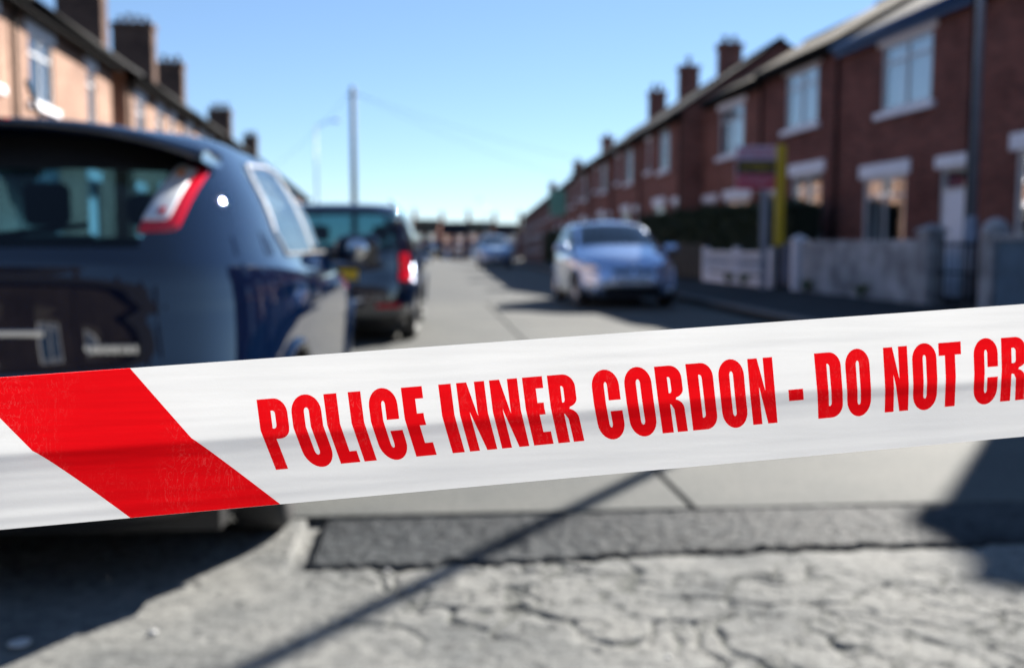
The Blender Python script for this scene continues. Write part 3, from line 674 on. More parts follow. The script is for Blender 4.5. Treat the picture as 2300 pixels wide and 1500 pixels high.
def hedge(name, pts, wdt, h, n, label, seed, size=.06, zb=.12):
    rnd = random.Random(seed); vs = []; fs = []
    segs = [(Vector(pts[i]), Vector(pts[i + 1])) for i in range(len(pts) - 1)]
    tot = sum((q - p).length for p, q in segs)
    for p, q in segs:
        D = (q - p); L = D.length; D.normalize(); S = Vector((D.y, -D.x, 0))
        for _ in range(int(n * L / tot)):
            u = rnd.uniform(0, L); r = rnd.random()
            bulge = 0.12 * noise.noise(Vector((u * .9 + p.x, 1, seed))) + 0.06 * noise.noise(Vector((u * 3.1, 4, seed)))
            top = h + bulge * 1.3
            if r < .5: c = S * (rnd.choice((-1, 1)) * (wdt / 2 + bulge + rnd.gauss(0, .03))) + Vector((0, 0, rnd.uniform(0.05, top)))
            elif r < .85: c = S * rnd.uniform(-wdt / 2, wdt / 2) + Vector((0, 0, top + rnd.gauss(0, .04)))
            else: c = S * rnd.uniform(-wdt / 2, wdt / 2) + Vector((0, 0, rnd.uniform(.1, top)))
            c = p + D * u + c + Vector((0, 0, zb))
            a = Vector((rnd.gauss(0, 1), rnd.gauss(0, 1), rnd.gauss(0, 1))).normalized(); t = a.orthogonal().normalized(); s2 = a.cross(t)
            k = size * rnd.uniform(.6, 1.4); b0 = len(vs)
            vs += [c - t * k, c + s2 * k * .5, c + t * k, c - s2 * k * .5]; fs.append((b0, b0 + 1, b0 + 2, b0 + 3))
    me = bpy.data.meshes.new(name); me.from_pydata([tuple(v) for v in vs], [], fs)
    root = empty(name, tuple(Vector(pts[0])), 0, label, 'hedge'); off = Vector(pts[0])
    me.transform(Matrix.Translation(-off))
    o = link('foliage', me, root, [M['leaf']]); o['kind'] = 'stuff'
    cb = MB()
    for p, q in segs:
        D = (q - p).normalized(); S = Vector((D.y, -D.x, 0)) * (wdt / 2 - .08)
        a = [p - S - off, p + S - off, q + S - off, q - S - off]
        cb.add([(v.x, v.y, zb) for v in a] + [(v.x, v.y, zb + h - .1) for v in a], [(0, 3, 2, 1), (4, 5, 6, 7), (0, 1, 5, 4), (1, 2, 6, 5), (2, 3, 7, 6), (3, 0, 4, 7)])
    cb.build('twiggy_core', M['leafc'], root)
    return root
p1, p2 = wl(21.6, .55), wl(33.5, .5)
hedge('clipped_hedge', [tuple(p1), tuple(p2)], .8, 1.84, 24000, 'tall dark clipped hedge behind the low fences and the silver hatchback', 3)
hedge('garden_hedge', [(3.0, 36, 0), (2.2, 54, 0)], .9, 1.55, 14000, 'dark hedge by the pavement between the silver car and the far car', 5, .07)
# weeds at the foot of the wall
for i, x in enumerate((1690, 1835, 1960, 1655)):
    p = wl(Yw(x), -.22); rnd = random.Random(i); b = MB()
    for k in range(40):
        a = rnd.uniform(0, 6.28); l = rnd.uniform(.08, .3); dx = math.cos(a) * l * .7; dy = math.sin(a) * l * .7; ww = .018
        b.add([(0, 0, 0), (dx * .5 - ww, dy * .5 + ww, l * .8), (dx, dy, l), (dx * .5 + ww, dy * .5 - ww, l * .7)], [(0, 1, 2, 3)])
    o = b.build('weed_tuft', M['weed']); o.location = (p.x, p.y, .12)
    tag(o, ['green weed tuft below the white balustrade near its gate end', 'green weed tuft at the far foot of the rough grey wall', 'green weed tuft at the middle of the rough grey wall', 'green weed tuft below the middle of the white balustrade'][i], 'weed', 'weeds along the garden walls')

# ------------------------------------------------------------------ street furniture
def text_bars(parent, x0, x1, z0, z1, n, m, y, name='lettering'):
    # a row of letter-like strokes: print too small to read in the photograph
    b = MB(); rnd = random.Random(n)
    w_ = (x1 - x0) / n
    for i in range(n):
        a = x0 + w_ * i + w_ * .12; c = x0 + w_ * (i + 1) - w_ * .12; k = rnd.randrange(3)
        b.add([(a, y, z0), (a + w_ * .22, y, z0), (a + w_ * .22, y, z1), (a, y, z1)], [(0, 1, 2, 3)])
        if k < 2: b.add([(a + w_ * .24, y, z1 - (z1 - z0) * .22), (c, y, z1 - (z1 - z0) * .22), (c, y, z1), (a + w_ * .24, y, z1)], [(0, 1, 2, 3)])
        if k != 1: b.add([(a + w_ * .24, y, z0), (c, y, z0), (c, y, z0 + (z1 - z0) * .22), (a + w_ * .24, y, z0 + (z1 - z0) * .22)], [(0, 1, 2, 3)])
    return b.build(name, m, parent)
# for-sale board
Ys = 21.2
p = P(1716, 551, Ys)
sg = empty('sale_board', (p.x, p.y, .12), 0, 'house sale board in lilac, black and red with a tall yellow side board', 'sign')
L0 = (1650 - 1716) / F * Ys; L1 = (1738 - 1716) / F * Ys
zt = CAMH + (551 - 332) / F * Ys - .12; zb = CAMH + (551 - 428) / F * Ys - .12
mbox('post', (-.07, .07, -.03, .04, -.05, zb - .004), M['steel'], sg, .004)
bd = mbox('board', (L0, L1, -.02, .02, zb, zt), M['signwhite'], sg)
h = zt - zb
mbox('black_panel', (L0 + .01, L1 - .01, -.026, -.021, zb + h * .36, zb + h * .68), M['signblack'], bd)
mbox('red_panel', (L0 + .01, L1 - .01, -.026, -.021, zb + .01, zb + h * .34), M['signred'], bd)
text_bars(bd, L0 + .04, L1 - .04, zb + h * .76, zb + h * .92, 8, M['signred'], -.024)
text_bars(bd, L0 + .08, L1 - .08, zb + h * .45, zb + h * .60, 9, M['yellow'], -.028)
text_bars(bd, L0 + .06, L1 - .06, zb + h * .12, zb + h * .26, 9, M['signwhite'], -.028)
mbox('yellow_post', (L1 + .004, L1 + .004 + 19 / F * Ys, -.09, .03, CAMH + (551 - 552) / F * Ys - .12, zt + .02), M['yellow'], sg, .004)
mbox('post_foot', (L1 + .03, L1 + .12, -.06, .0, -.05, CAMH + (551 - 552) / F * Ys - .124), M['wood_dark'], sg)
# green board far off
p = P(1252, 551, 52); sg = empty('letting_board', (p.x, p.y, .12), 0, 'pale green letting board on a thin post far along the shaded side', 'sign')
mbox('post', (-.04, .04, .01, .07, -.05, 3.8), M['steel'], sg); mbox('board', (-.42, .42, -.02, .006, 2.45, 3.75), M['signgreen'], sg)

# lamp column at the right
def lamp(name, p, h, r, arm, head, label, m='steel', dirx=-1.0):
    g = empty(name, p, 0, label, 'street lamp', 'street lamps')
    b = MB(); b.tube((0, 0, -.05), (0, 0, 1.3), r * 1.35, n=20); b.tube((0, 0, 1.3), (0, 0, 1.36), r * 1.35, r, n=20, cap=False); b.tube((0, 0, 1.36), (0, 0, h), r, r * .6, n=20)
    b.build('column', M[m], g, True)
    b = MB(); pr = Vector((0, 0, h - .05)); n = 8
    for i in range(n):
        t = (i + 1) / n; q = Vector((dirx * arm * t, 0, h - .05 + .35 * math.sin(t * math.pi / 2))); b.tube(pr, q, r * .5, n=10); pr = q
    b.build('arm', M[m], g, True)
    b = MB(); b.lathe([(.001, -.02), (.09, -.04), (.15, -.01), (.13, .05), (.05, .1), (.001, .11)], (pr.x + dirx * head * .4, 0, pr.z), 16, axis='z')
    o = b.build('lantern', M['lampglass'], g, True); 
    for v in o.data.vertices: v.co.x = pr.x + dirx * head * .4 + (v.co.x - pr.x - dirx * head * .4) * head * 3
    mbox('access_door', (-.05, .05, -r * 1.35 - .012, -r * 1.2, .5, 1.0), M[m], g)
    return g
LP = P(2181, 551, 14.9)
lamp('street_lamp', (LP.x, LP.y, .12), 9.6, .068, 1.4, .6, 'tall grey blue lamp column rising past the top edge in front of the brick houses')
q = P(714, 551, 58); lamp('street_lamp', (q.x, q.y, slope(58) + .12), 7.9, .06, .9, .6, 'slim pale street lamp left of the telegraph pole', dirx=1)
q = P(1092, 551, 140); lamp('street_lamp', (q.x, q.y, slope(140) + .12), 8.2, .06, .9, .6, 'faint street lamp far off above the end houses', dirx=-1)
q = P(797, 551, 51); tp = empty('telegraph_pole', (q.x, q.y, slope(51) + .12), 0, 'tall thick telegraph pole standing behind the dark parked car', 'pole')
b = MB(); b.tube((0, 0, -.1), (0, 0, 8.95), .17, .13, n=18); b.build('pole', M['pole'], tp, True)
b = MB(); b.tube((-.28, 0, 8.55), (.28, 0, 8.55), .03, n=8); b.build('bracket', M['gutter'], tp)
wr = MB(); 
def wire(a, c, sag, r=.008, n=20):
    pr = Vector(a)
    for i in range(n):
        t = (i + 1) / n; q2 = Vector(a).lerp(Vector(c), t); q2.z -= sag * 4 * t * (1 - t); wr.tube(pr, q2, r, n=6, cap=False); pr = q2
wire((0.2, 0, 8.6), (17.5, 10, 5.3), .5); wire((.2, 0, 8.6), (13.5, 18, 5.3), .5); wire((-.2, 0, 8.6), (-5.6, 6, 5.4), .3)
wr.build('wire', M['gutter'], tp)

# ------------------------------------------------------------------ cars
def catmull(a, b, c, d, t):
    return 0.5 * ((2 * b) + (-a + c) * t + (2 * a - 5 * b + 4 * c - d) * t * t + (-a + 3 * b - 3 * c + d) * t ** 3)
def thetas(n, a=2.1, bb=.9, ex=5.0):
    # corner-friendly sampling: equal steps of arc length round a rounded rectangle, doubled up at the tail
    K = 6000; pts = []
    for i in range(K + 1):
        t = -math.pi + 2 * math.pi * i / K; c, s = math.cos(t), math.sin(t)
        pts.append((t, a * math.copysign(abs(c) ** (2 / ex), c), bb * math.copysign(abs(s) ** (2 / ex), s)))
    L = [0.0]
    for i in range(K):
        d = math.hypot(pts[i + 1][1] - pts[i][1], pts[i + 1][2] - pts[i][2])
        if pts[i][1] < -a + .75: d *= 2.2
        L.append(L[-1] + d)
    out = []; j = 0
    for i in range(n):
        tgt = L[-1] * i / n
        while L[j + 1] < tgt: j += 1
        f = (tgt - L[j]) / max(1e-9, L[j + 1] - L[j]); out.append(pts[j][0] + (pts[j + 1][0] - pts[j][0]) * f)
    return out
def skin_patch(name, parent, bvh, corners, m, lift, rear=True, nu=14, nv=18, rnd=.0):
    # a lens that follows the bodywork: corners are (y, z) inner-bottom, outer-bottom, outer-top, inner-top
    (a, b_, c, d) = corners; vs = []; fs = []
    for j in range(nv + 1):
        for i in range(nu + 1):
            u, v = i / nu, j / nv
            # rounded corners
            uu = 2 * u - 1; vv = 2 * v - 1
            uu2 = uu * math.sqrt(1 - rnd * vv ** 6 * .5); vv2 = vv * math.sqrt(1 - rnd * uu ** 6 * .5); u2 = (uu2 + 1) / 2; v2 = (vv2 + 1) / 2
            y = (a[0] * (1 - u2) + b_[0] * u2) * (1 - v2) + (d[0] * (1 - u2) + c[0] * u2) * v2
            z = (a[1] * (1 - u2) + b_[1] * u2) * (1 - v2) + (d[1] * (1 - u2) + c[1] * u2) * v2
            o_ = Vector((-3 if rear else 8, y, z)); h_ = bvh.ray_cast(o_, Vector((1 if rear else -1, 0, 0)))
            p = h_[0]; n_ = h_[1]
            if p is None: p = Vector((.3 if rear else 3.4, y, z)); n_ = Vector((-1, 0, 0))
            if n_.x * (1 if rear else -1) > 0: n_ = -n_
            e_ = min(u, 1 - u, v, 1 - v); vs.append(tuple(p + n_ * (lift if e_ > 0 else -.004)))
    for j in range(nv):
        for i in range(nu): q = j * (nu + 1) + i; fs.append((q, q + 1, q + nu + 2, q + nu + 1))
    k = MB(); k.add(vs, fs); return k.build(name, m, parent, True)
from mathutils.bvhtree import BVHTree
def skin_bvh(verts, groups):
    return BVHTree.FromPolygons([Vector(v) for v in verts], [f for g in groups.values() for f in g])
def side_line(name, parent, bvh, pts, r, m, s, close=False):
    # a strip that follows the flank through (x, z) points
    b = MB(); pr = None
    for a, c in zip(pts[:-1], pts[1:]):
        for k in range(8):
            x = a[0] + (c[0] - a[0]) * k / 8; z = a[1] + (c[1] - a[1]) * k / 8
            h_ = bvh.ray_cast(Vector((x, s * 3, z)), Vector((0, -s, 0)))
            if h_[0] is None: continue
            q = h_[0] + Vector((0, s * .002, 0))
            if pr is not None: b.tube(pr, q, r, n=6, cap=False)
            pr = q
    return b.build(name, m, parent, True)
def car(name, loc, heading, spec, label, paint, region, nth=220, sub=6, plate=None, wheel_r=.31, wheels=(.85, 3.49), track=.80, glass='carglass', rear_glass='tintglass', extra=None, lights=True, plain_seats=False):
    root = empty(name, loc, heading, label, 'car')
    TH = thetas(nth)
    keys = spec['rings']   # xr, zr, xf, zf, zm, w, n
    rings = []; ks = []
    for i in range(len(keys) - 1):
        k0 = keys[max(0, i - 1)]; k1 = keys[i]; k2 = keys[i + 1]; k3 = keys[min(len(keys) - 1, i + 2)]
        for j in range(sub):
            t = j / sub; r = []
            for q in range(7):
                v = catmull(k0[q], k1[q], k2[q], k3[q], t); lo, hi = min(k1[q], k2[q]), max(k1[q], k2[q])
                r.append(max(lo - .012, min(hi + .012, v)))
            rings.append(r); ks.append(i + t)
    rings.append(list(keys[-1])); ks.append(len(keys) - 1)
    verts = []; pxs = []
    for r in rings:
        xr, zr, xf, zf, zm, w_, ex = r
        for t in TH:
            c, s = math.cos(t), math.sin(t); px = math.copysign(abs(c) ** (2 / ex), c); py = math.copysign(abs(s) ** (2 / ex), s)
            x = (xr + xf) / 2 + (xf - xr) / 2 * px; y = w_ * py; u = (px + 1) / 2
            sm = lambda q: q * q * (3 - 2 * q)
            z = zr + (zm - zr) * sm(u * 2) if u < .5 else zm + (zf - zm) * sm(u * 2 - 1)
            # crown: nose and tail bow out, deck surfaces rise towards the middle
            x += (.10 if px > 0 else -.045) * abs(px) ** 8 * (1 - (y / max(w_, .01)) ** 2) * spec.get('bow', 1)
            z += spec.get('crown', .03) * (1 - (y / .95) ** 2) * abs(px) ** 6 * (1 if zf > .7 and px > 0 else 0)
            verts.append((x, y, z))
    n = len(TH); groups = {}
    wr = wheel_r + .05
    bvh = None
    for k in range(len(rings) - 1):
        for i in range(n):
            q = (k * n + i, k * n + (i + 1) % n, (k + 1) * n + (i + 1) % n, (k + 1) * n + i)
            cx = sum(verts[j][0] for j in q) / 4; cy = sum(verts[j][1] for j in q) / 4; cz = sum(verts[j][2] for j in q) / 4
            if abs(cy) > .45 and cz < .8 and any((cx - wx) ** 2 + (cz - wheel_r) ** 2 < wr ** 2 for wx in wheels): continue
            e1 = Vector(verts[q[1]]) - Vector(verts[q[0]]); e2 = Vector(verts[q[3]]) - Vector(verts[q[0]]); nn = e1.cross(e2)
            if nn.length > 0: nn.normalize()
            g = region(cx, cy, cz, (ks[k] + ks[k + 1]) / 2, nn)
            groups.setdefault(g, []).append(q)
    top = tuple((len(rings) - 1) * n + i for i in range(n)); groups.setdefault('body', []).append(top)
    mats = {'body': M[paint], 'windscreen': M[glass], 'rear_window': M[rear_glass], 'side_window': M[glass], 'tail_light': M['redlens'], 'lens': M['clearlens'],
            'headlight': M['headlens'], 'grille': M['plastic'], 'lower_bumper': M['plastic'], 'window_trim': M['plastic'], 'glass_border': M['plastic'], 'bright_trim': M['chrome'], 'reflector': M['redlens'], 'upper_tail': M['redlens']}
    made = {}
    def emit(nm, faces, parent, m, side=None):
        if side is not None: faces = [f for f in faces if (sum(verts[j][1] for j in f) > 0) == (side > 0)]
        if not faces: return None
        mp = {}; vs = []; fs = []
        for f in faces:
            ff = []
            for j in f:
                if j not in mp: mp[j] = len(vs); vs.append(verts[j])
                ff.append(mp[j])
            fs.append(tuple(ff))
        me = bpy.data.meshes.new(nm); me.from_pydata(vs, [], fs); return link(nm, me, parent, [m], True)
    body = emit('body', groups['body'], root, mats['body'])
    for g, fc in groups.items():
        if g == 'body': continue
        if g in ('side_window', 'tail_light', 'headlight', 'upper_tail', 'reflector', 'bright_trim'):
            for s in (-1, 1): made[(g, s)] = emit(g if g != 'upper_tail' else 'tail_light', fc, root, mats[g], s)
        elif g == 'lens':
            continue
        else: made[g] = emit(g, fc, root, mats[g])
    if 'lens' in groups:
        for s in (-1, 1): emit('lens', groups['lens'], made.get(('tail_light', s)) or root, mats['lens'], s)
    bvh = skin_bvh(verts, groups)
    # floor pan, liners, wheels
    xr, xf = keys[0][0], keys[0][2]
    mbox('underbody', (xr + .05, wheels[0] - wr, -.74, .74, keys[0][1] - .03, keys[0][1] + .06), M['plastic'], root)
    mbox('underbody', (wheels[0] - wr, wheels[1] + wr, -.56, .56, keys[0][1] - .03, keys[0][1] + .06), M['plastic'], root)
    mbox('sill', (wheels[0] + wr + .03, wheels[1] - wr - .03, -.76, -.562, keys[0][1] - .03, keys[0][1] + .06), M['plastic'], root)
    mbox('sill', (wheels[0] + wr + .03, wheels[1] - wr - .03, .562, .76, keys[0][1] - .03, keys[0][1] + .06), M['plastic'], root)
    for wx in wheels:
        for s in (-1, 1):
            b = MB(); vs = []; fs = []; seg = 24
            for i in range(seg + 1):
                a = -.35 + (math.pi + .7) * i / seg
                for yy in (.50, track + .06): vs.append((wx + (wr + .005) * math.cos(a), s * yy, wheel_r + (wr + .005) * math.sin(a)))
                if i: fs.append((2 * i - 2, 2 * i - 1, 2 * i + 1, 2 * i))
            b.add(vs, fs)
            vs = [(wx, s * .50, wheel_r)] + [(wx + (wr + .005) * math.cos(-.35 + (math.pi + .7) * i / seg), s * .5, wheel_r + (wr + .005) * math.sin(-.35 + (math.pi + .7) * i / seg)) for i in range(seg + 1)]
            b.add(vs, [(0, i, i + 1) for i in range(1, seg + 1)])
            b.build('wheel_arch_liner', M['plastic'], root, True)
            # painted lip round the arch
            b = MB(); pr = None; lipw = .026
            for i in range(25):
                a = .02 + (math.pi - .04) * i / 24; rr = wr + .02; q = Vector((wx + rr * math.cos(a), s * 2, wheel_r + rr * math.sin(a)))
                h_ = bvh.ray_cast(q, Vector((0, -s, 0)))
                q.y = (h_[0].y if h_[0] is not None else s * track) + s * .004
                if pr is not None: b.tube(pr, q, lipw * .8, n=8, cap=False)
                pr = q
            b.build('arch_lip', M[paint], root, True)
            W = MB(); R_ = wheel_r; wd = .098; c = (wx, s * (track - .02), R_)
            W.lathe([(R_ * .66, -wd), (R_ * .9, -wd), (R_ * .985, -wd * .75), (R_, -wd * .4), (R_, wd * .4), (R_ * .985, wd * .75), (R_ * .9, wd), (R_ * .66, wd)], c, 40)
            ty = W.build('wheel', M['rubber'], root, True)
            b = MB(); o_ = s * wd
            b.lathe([(R_ * .67, o_ * .98), (R_ * .63, o_ * .98), (R_ * .60, o_ * .55), (R_ * .58, -o_ * .6)], c, 36)
            b.lathe([(.001, o_ * .9), (.05, o_ * .86), (.06, o_ * .6), (.06, 0)], c, 24)
            b.lathe([(.06, -o_ * .2), (R_ * .58, -o_ * .2)], c, 24, mi=1)
            for q in range(5):
                a = 2 * math.pi * q / 5 + .3
                for dd in (-.14, .14):
                    d0 = Vector((math.cos(a + dd * .6), 0, math.sin(a + dd * .6))); d1 = Vector((math.cos(a + dd), 0, math.sin(a + dd)))
                    b.tube(Vector(c) + d0 * .045 + Vector((0, o_ * .72, 0)), Vector(c) + d1 * R_ * .62 + Vector((0, o_ * .8, 0)), .02, .016, n=8)
            b.build('rim', [M['alloy'], M['plastic']], ty, True)
    # cabin
    sx = spec.get('seats', (1.1, 2.05))
    for s in (-1, 1):
        for x0 in (sx if not plain_seats else sx[1:]):
            st = mbox('seat', (x0 - .05, x0 + .45, s * .12, s * .62, .32, .58), M['seat'], root, .05)
            b = MB(); b.box(x0 - .16, x0 - .02, s * .13, s * .61, .5, 1.08 if x0 < 1.5 else 1.10); b.build('seat_back', M['seat'], st, False, .05)
            b = MB(); b.box(x0 - .17, x0 - .06, s * .27, s * .47, 1.14 if x0 > 1.5 else 1.12, 1.34 if x0 > 1.5 else 1.24); b.build('headrest', M['seat'], st, False, .04)
    ds = spec.get('dash', 2.75)
    mbox('dashboard', (ds, ds + .45, -.66, .66, .62, .93), M['plastic'], root, .06)
    b = MB(); pr = None
    for i in range(25):
        a = 2 * math.pi * i / 24; q = Vector((ds - .14 + .06 * math.sin(a), -.36 + .18 * math.cos(a), .92 + .17 * math.sin(a)))
        if pr is not None: b.tube(pr, q, .014, n=6, cap=False)
        pr = q
    b.build('steering_wheel', M['plastic'], root, True)
    # door mirrors
    mx, mz = spec.get('mirror', (3.0, 1.0))
    for s in (-1, 1):
        bm = bmesh.new(); bmesh.ops.create_uvsphere(bm, u_segments=20, v_segments=12, radius=1)
        for v in bm.verts:
            co = v.co * 1.2; co.x = math.copysign(abs(co.x) ** .8, co.x) * (.085 if co.x > 0 else .035); co.y = math.copysign(abs(co.y) ** .6, co.y) * .115; co.z = math.copysign(abs(co.z) ** .6, co.z) * .075
            v.co = co + Vector((mx, s * spec.get('miry', 1.0), mz))
        me = bpy.data.meshes.new('mirror'); bm.to_mesh(me); bm.free(); mo = link('door_mirror', me, root, [M[paint]], True)
        b = MB(); b.tube((mx - .037, s * spec.get('miry', 1.0), mz), (mx - .045, s * spec.get('miry', 1.0), mz), .062, n=20); b.build('mirror_glass', M['chrome'], mo, True)
        b = MB(); b.tube((mx + .02, s * (spec.get('miry', 1.0) - .09), mz - .03), (mx + .04, s * (spec.get('miry', 1.0) - .2), mz - .05), .03, n=10); b.build('mirror_arm', M['plastic'], mo, True)
    for hx in spec.get('handles', ()):
        for s in (-1, 1):
            mbox('door_handle', (hx, hx + .17, s * (spec['hy'] - .02), s * (spec['hy'] + .028), spec['hz'], spec['hz'] + .03), M[paint], root, .012)
    if extra: extra(root, body, verts, groups) if extra.__code__.co_argcount > 1 else extra(root)
    return root

# black hatchback, nearest --------------------------------------------------
black_rings = [
    (.16, .20, 4.20, .18, .20, .80, 5), (.06, .24, 4.27, .22, .24, .865, 5), (.02, .34, 4.33, .34, .34, .895, 5), (.0, .50, 4.34, .48, .50, .905, 5),
    (.015, .64, 4.33, .60, .64, .915, 5), (.055, .68, 4.31, .66, .69, .92, 5), (.085, .84, 4.26, .72, .82, .925, 4.6), (.11, .965, 4.12, .80, .92, .905, 4.6),
    (.135, 1.03, 3.30, .985, .975, .862, 4.4), (.26, 1.22, 2.80, 1.24, 1.20, .775, 4.4), (.40, 1.37, 2.35, 1.42, 1.385, .665, 4.4), (.50, 1.43, 2.10, 1.455, 1.45, .575, 4.0),
    (.75, 1.455, 1.95, 1.475, 1.48, .40, 3.5), (1.15, 1.475, 1.8, 1.48, 1.488, .12, 3)]
def black_region(x, y, z, k, n):
    ay = abs(y)
    if 8.06 < k < 10.2:
        if n.x < -.3 and ay < .535 + (z - 1.08) * .17 and x < .7: return 'rear_window' if k < 9.35 else 'glass_border'
        xw = 3.30 - (z - .985) * 2.15
        if x > xw - .52 and ay < .70 - (z - 1.0) * .30 and n.x > .25 and k > 8.15: return 'windscreen'
        if abs(n.y) > .5 and max(.86 + (z - 1.0) * .35, 1.05 if z < 1.12 else 0) < x < xw - .30 and 8.2 < k < 9.85:
            if 1.92 < x < 1.99: return 'window_trim'
            return 'side_window'
    if z < .30 and k < 2: return 'lower_bumper'
    if x > 4.0 and ay < .5 and .30 < z < .44: return 'grille'
    if x > 3.9 and .62 < z < .76 and ay > .52: return 'headlight'
    return 'body'
def black_extra(root, body, verts, groups):
    bv = skin_bvh(verts, groups)
    for s in (-1, 1):
        side_line('window_seal', root, bv, [(1.0, 1.02), (.93, 1.10), (1.02, 1.30), (1.12, 1.36), (1.7, 1.395), (2.25, 1.375), (2.75, 1.18), (2.98, 1.03)], .008, M['steel'], s)
        side_line('waist_moulding', root, bv, [(.98, 1.015), (2.98, 1.015)], .007, M['plastic'], s)
        tl = skin_patch('tail_light', root, bv, [(s * .515, 1.082), (s * .625, 1.088), (s * .668, 1.305), (s * .585, 1.325)], M['redlens'], .008, rnd=.25)
        skin_patch('lens', tl, bv, [(s * .521, 1.112), (s * .596, 1.115), (s * .638, 1.30), (s * .586, 1.320)], M['clearlens'], .013, rnd=.35)
        skin_patch('indicator', tl, bv, [(s * .585, 1.262), (s * .603, 1.262), (s * .606, 1.284), (s * .590, 1.284)], M['amber'], .017, rnd=.9)
        skin_patch('reflector', tl, bv, [(s * .560, 1.135), (s * .578, 1.135), (s * .585, 1.16), (s * .567, 1.16)], M['redlens'], .017, rnd=.9)
    # roof spoiler over the rear window
    vs = []; fs = []; n = 40
    for i in range(n + 1):
        t = -1 + 2 * i / n; y = .69 * t; e = 1 - abs(t) ** 2.6 * .42; zc = 1.438 - .095 * abs(t) ** 2.6
        vs += [(.62, y, zc + .012), (.40, y, zc + .012), (.24 + .20 * (1 - e), y, zc - .012), (.235 + .20 * (1 - e), y, zc - .030), (.40, y, zc - .036), (.62, y, zc - .03)]
        if i:
            for q in range(5): a = (i - 1) * 6 + q; fs.append((a, a + 1, a + 7, a + 6))
    fs += [tuple(range(6)), tuple(range(n * 6, n * 6 + 6))[::-1]]
    b = MB(); b.add(vs, fs); b.build('spoiler', M['navy'], root, True)
    mbox('brake_light', (.245, .262, -.14, .14, 1.418, 1.43), M['redlens'], root)
    # wiper, badge, tailgate handle recess, bumper strip, number plate, fog reflectors
    b = MB(); b.tube((.135, .02, 1.06), (.20, -.38, 1.11), .009, n=8); b.build('rear_wiper', M['plastic'], root)
    bz = .735
    bg_ = mbox('badge', (.052, .058, -.56, -.385, bz, bz + .034), M['plastic'], root)
    x = -.555; rnd = random.Random(4)
    for i in range(8):
        wd = rnd.choice((.012, .016, .018)); mbox('badge_letter', (.044, .053, x, x + wd, bz + .004, bz + .030), M['chrome'], bg_, .002); x += wd + .005
    mbox('tailgate_recess', (.03, .09, -.30, .30, .79, .81), M['chrome'], root, .004)
    mbox('number_plate', (-.055, -.046, -.26, .26, .46, .57), M['plate_y'], root)
    for s in (-1, 1): mbox('reflector', (-.012, -.002, s * .50, s * .66, .40, .43), M['redlens'], root, .004)
    # shut line between tailgate and bumper and down the tail
    b = MB()
    for i in range(24):
        y0 = -.72 + 1.44 * i / 24; y1 = y0 + .06
        f = lambda y: .058 + .10 * (abs(y) / .9) ** 5
        b.tube((f(y0) - .045 * (1 - (y0 / .92) ** 2) - .004, y0, .668), (f(y1) - .045 * (1 - (y1 / .92) ** 2) - .004, y1, .668), .006, n=6, cap=False)
    b.build('shut_line', M['plastic'], root)
    b = MB(); b.tube((.9, .0, 1.50), (.78, .0, 1.62), .008, n=6); b.build('aerial', M['plastic'], root)
hdg = math.atan2(.9964, -.0847)
CAR1 = (-1.625, 2.747, 0)
car('parked_car', CAR1, hdg, dict(rings=black_rings, mirror=(2.95, 1.03), miry=.985, handles=(1.25, 2.15), hy=.905, hz=.83, dash=2.75),
    'black hatchback seen from behind, nearest the camera at the left', 'navy', black_region, nth=430, sub=11, extra=black_extra)

# dark car behind it --------------------------------------------------------
r2 = [(.12, .20, 4.10, .18, .20, .78, 5), (.04, .25, 4.18, .24, .25, .84, 5), (.0, .36, 4.22, .36, .36, .87, 5), (.0, .52, 4.23, .50, .52, .88, 5),
      (.02, .66, 4.2, .62, .66, .885, 5), (.05, .80, 4.15, .72, .80, .885, 4.6), (.07, .94, 3.95, .84, .93, .87, 4.6), (.09, 1.00, 3.20, 1.0, .98, .84, 4.6),
      (.14, 1.24, 2.72, 1.28, 1.24, .775, 4.6), (.20, 1.46, 2.3, 1.48, 1.47, .69, 4.4), (.30, 1.53, 2.1, 1.54, 1.54, .60, 4.2), (.6, 1.56, 1.9, 1.56, 1.575, .4, 3.5), (1.0, 1.575, 1.7, 1.575, 1.585, .1, 3)]
def r2_region(x, y, z, k, n):
    ay = abs(y)
    if x < .40 and .70 < z < 1.0 and ay > .68: return 'tail_light'
    if 7.1 < k < 8.85:
        if n.x < -.3 and ay < .64: return 'rear_window'
        xw = 3.2 - (z - 1.0) * 1.85
        if x > xw - .45 and ay < .7 - (z - 1) * .25 and n.x > .25: return 'windscreen'
        if abs(n.y) > .5 and .45 < x < xw - .3 and 7.2 < k: return 'window_trim' if 1.95 < x < 2.02 or 1.05 < x < 1.1 else 'side_window'
    if z < .32 and k < 2: return 'lower_bumper'
    if x < .3 and .40 < z < .45 and ay > .45 and ay < .7: return 'reflector'
    if x > 3.9 and .62 < z < .78 and ay > .5: return 'headlight'
    return 'body'
def r2_extra(root):
    mbox('number_plate', (-.06, -.044, -.26, .26, .72, .83), M['plate_y'], root)
    mbox('tailgate_strip', (-.015, .0, -.34, .34, .88, .91), M['chrome'], root, .004)
    for s in (-1, 1): mbox('roof_rail', (.5, 2.1, s * .56, s * .60, 1.56, 1.60), M['alloy'], root, .015)
    b = MB(); b.tube((.08, .1, 1.02), (.13, -.35, 1.06), .009, n=8); b.build('rear_wiper', M['plastic'], root)
    b = MB(); b.tube((-.03, .45, .26), (.2, .45, .26), .03, n=12); b.build('exhaust_pipe', M['chrome'], root, True)
h2 = math.atan2(1, -.06)
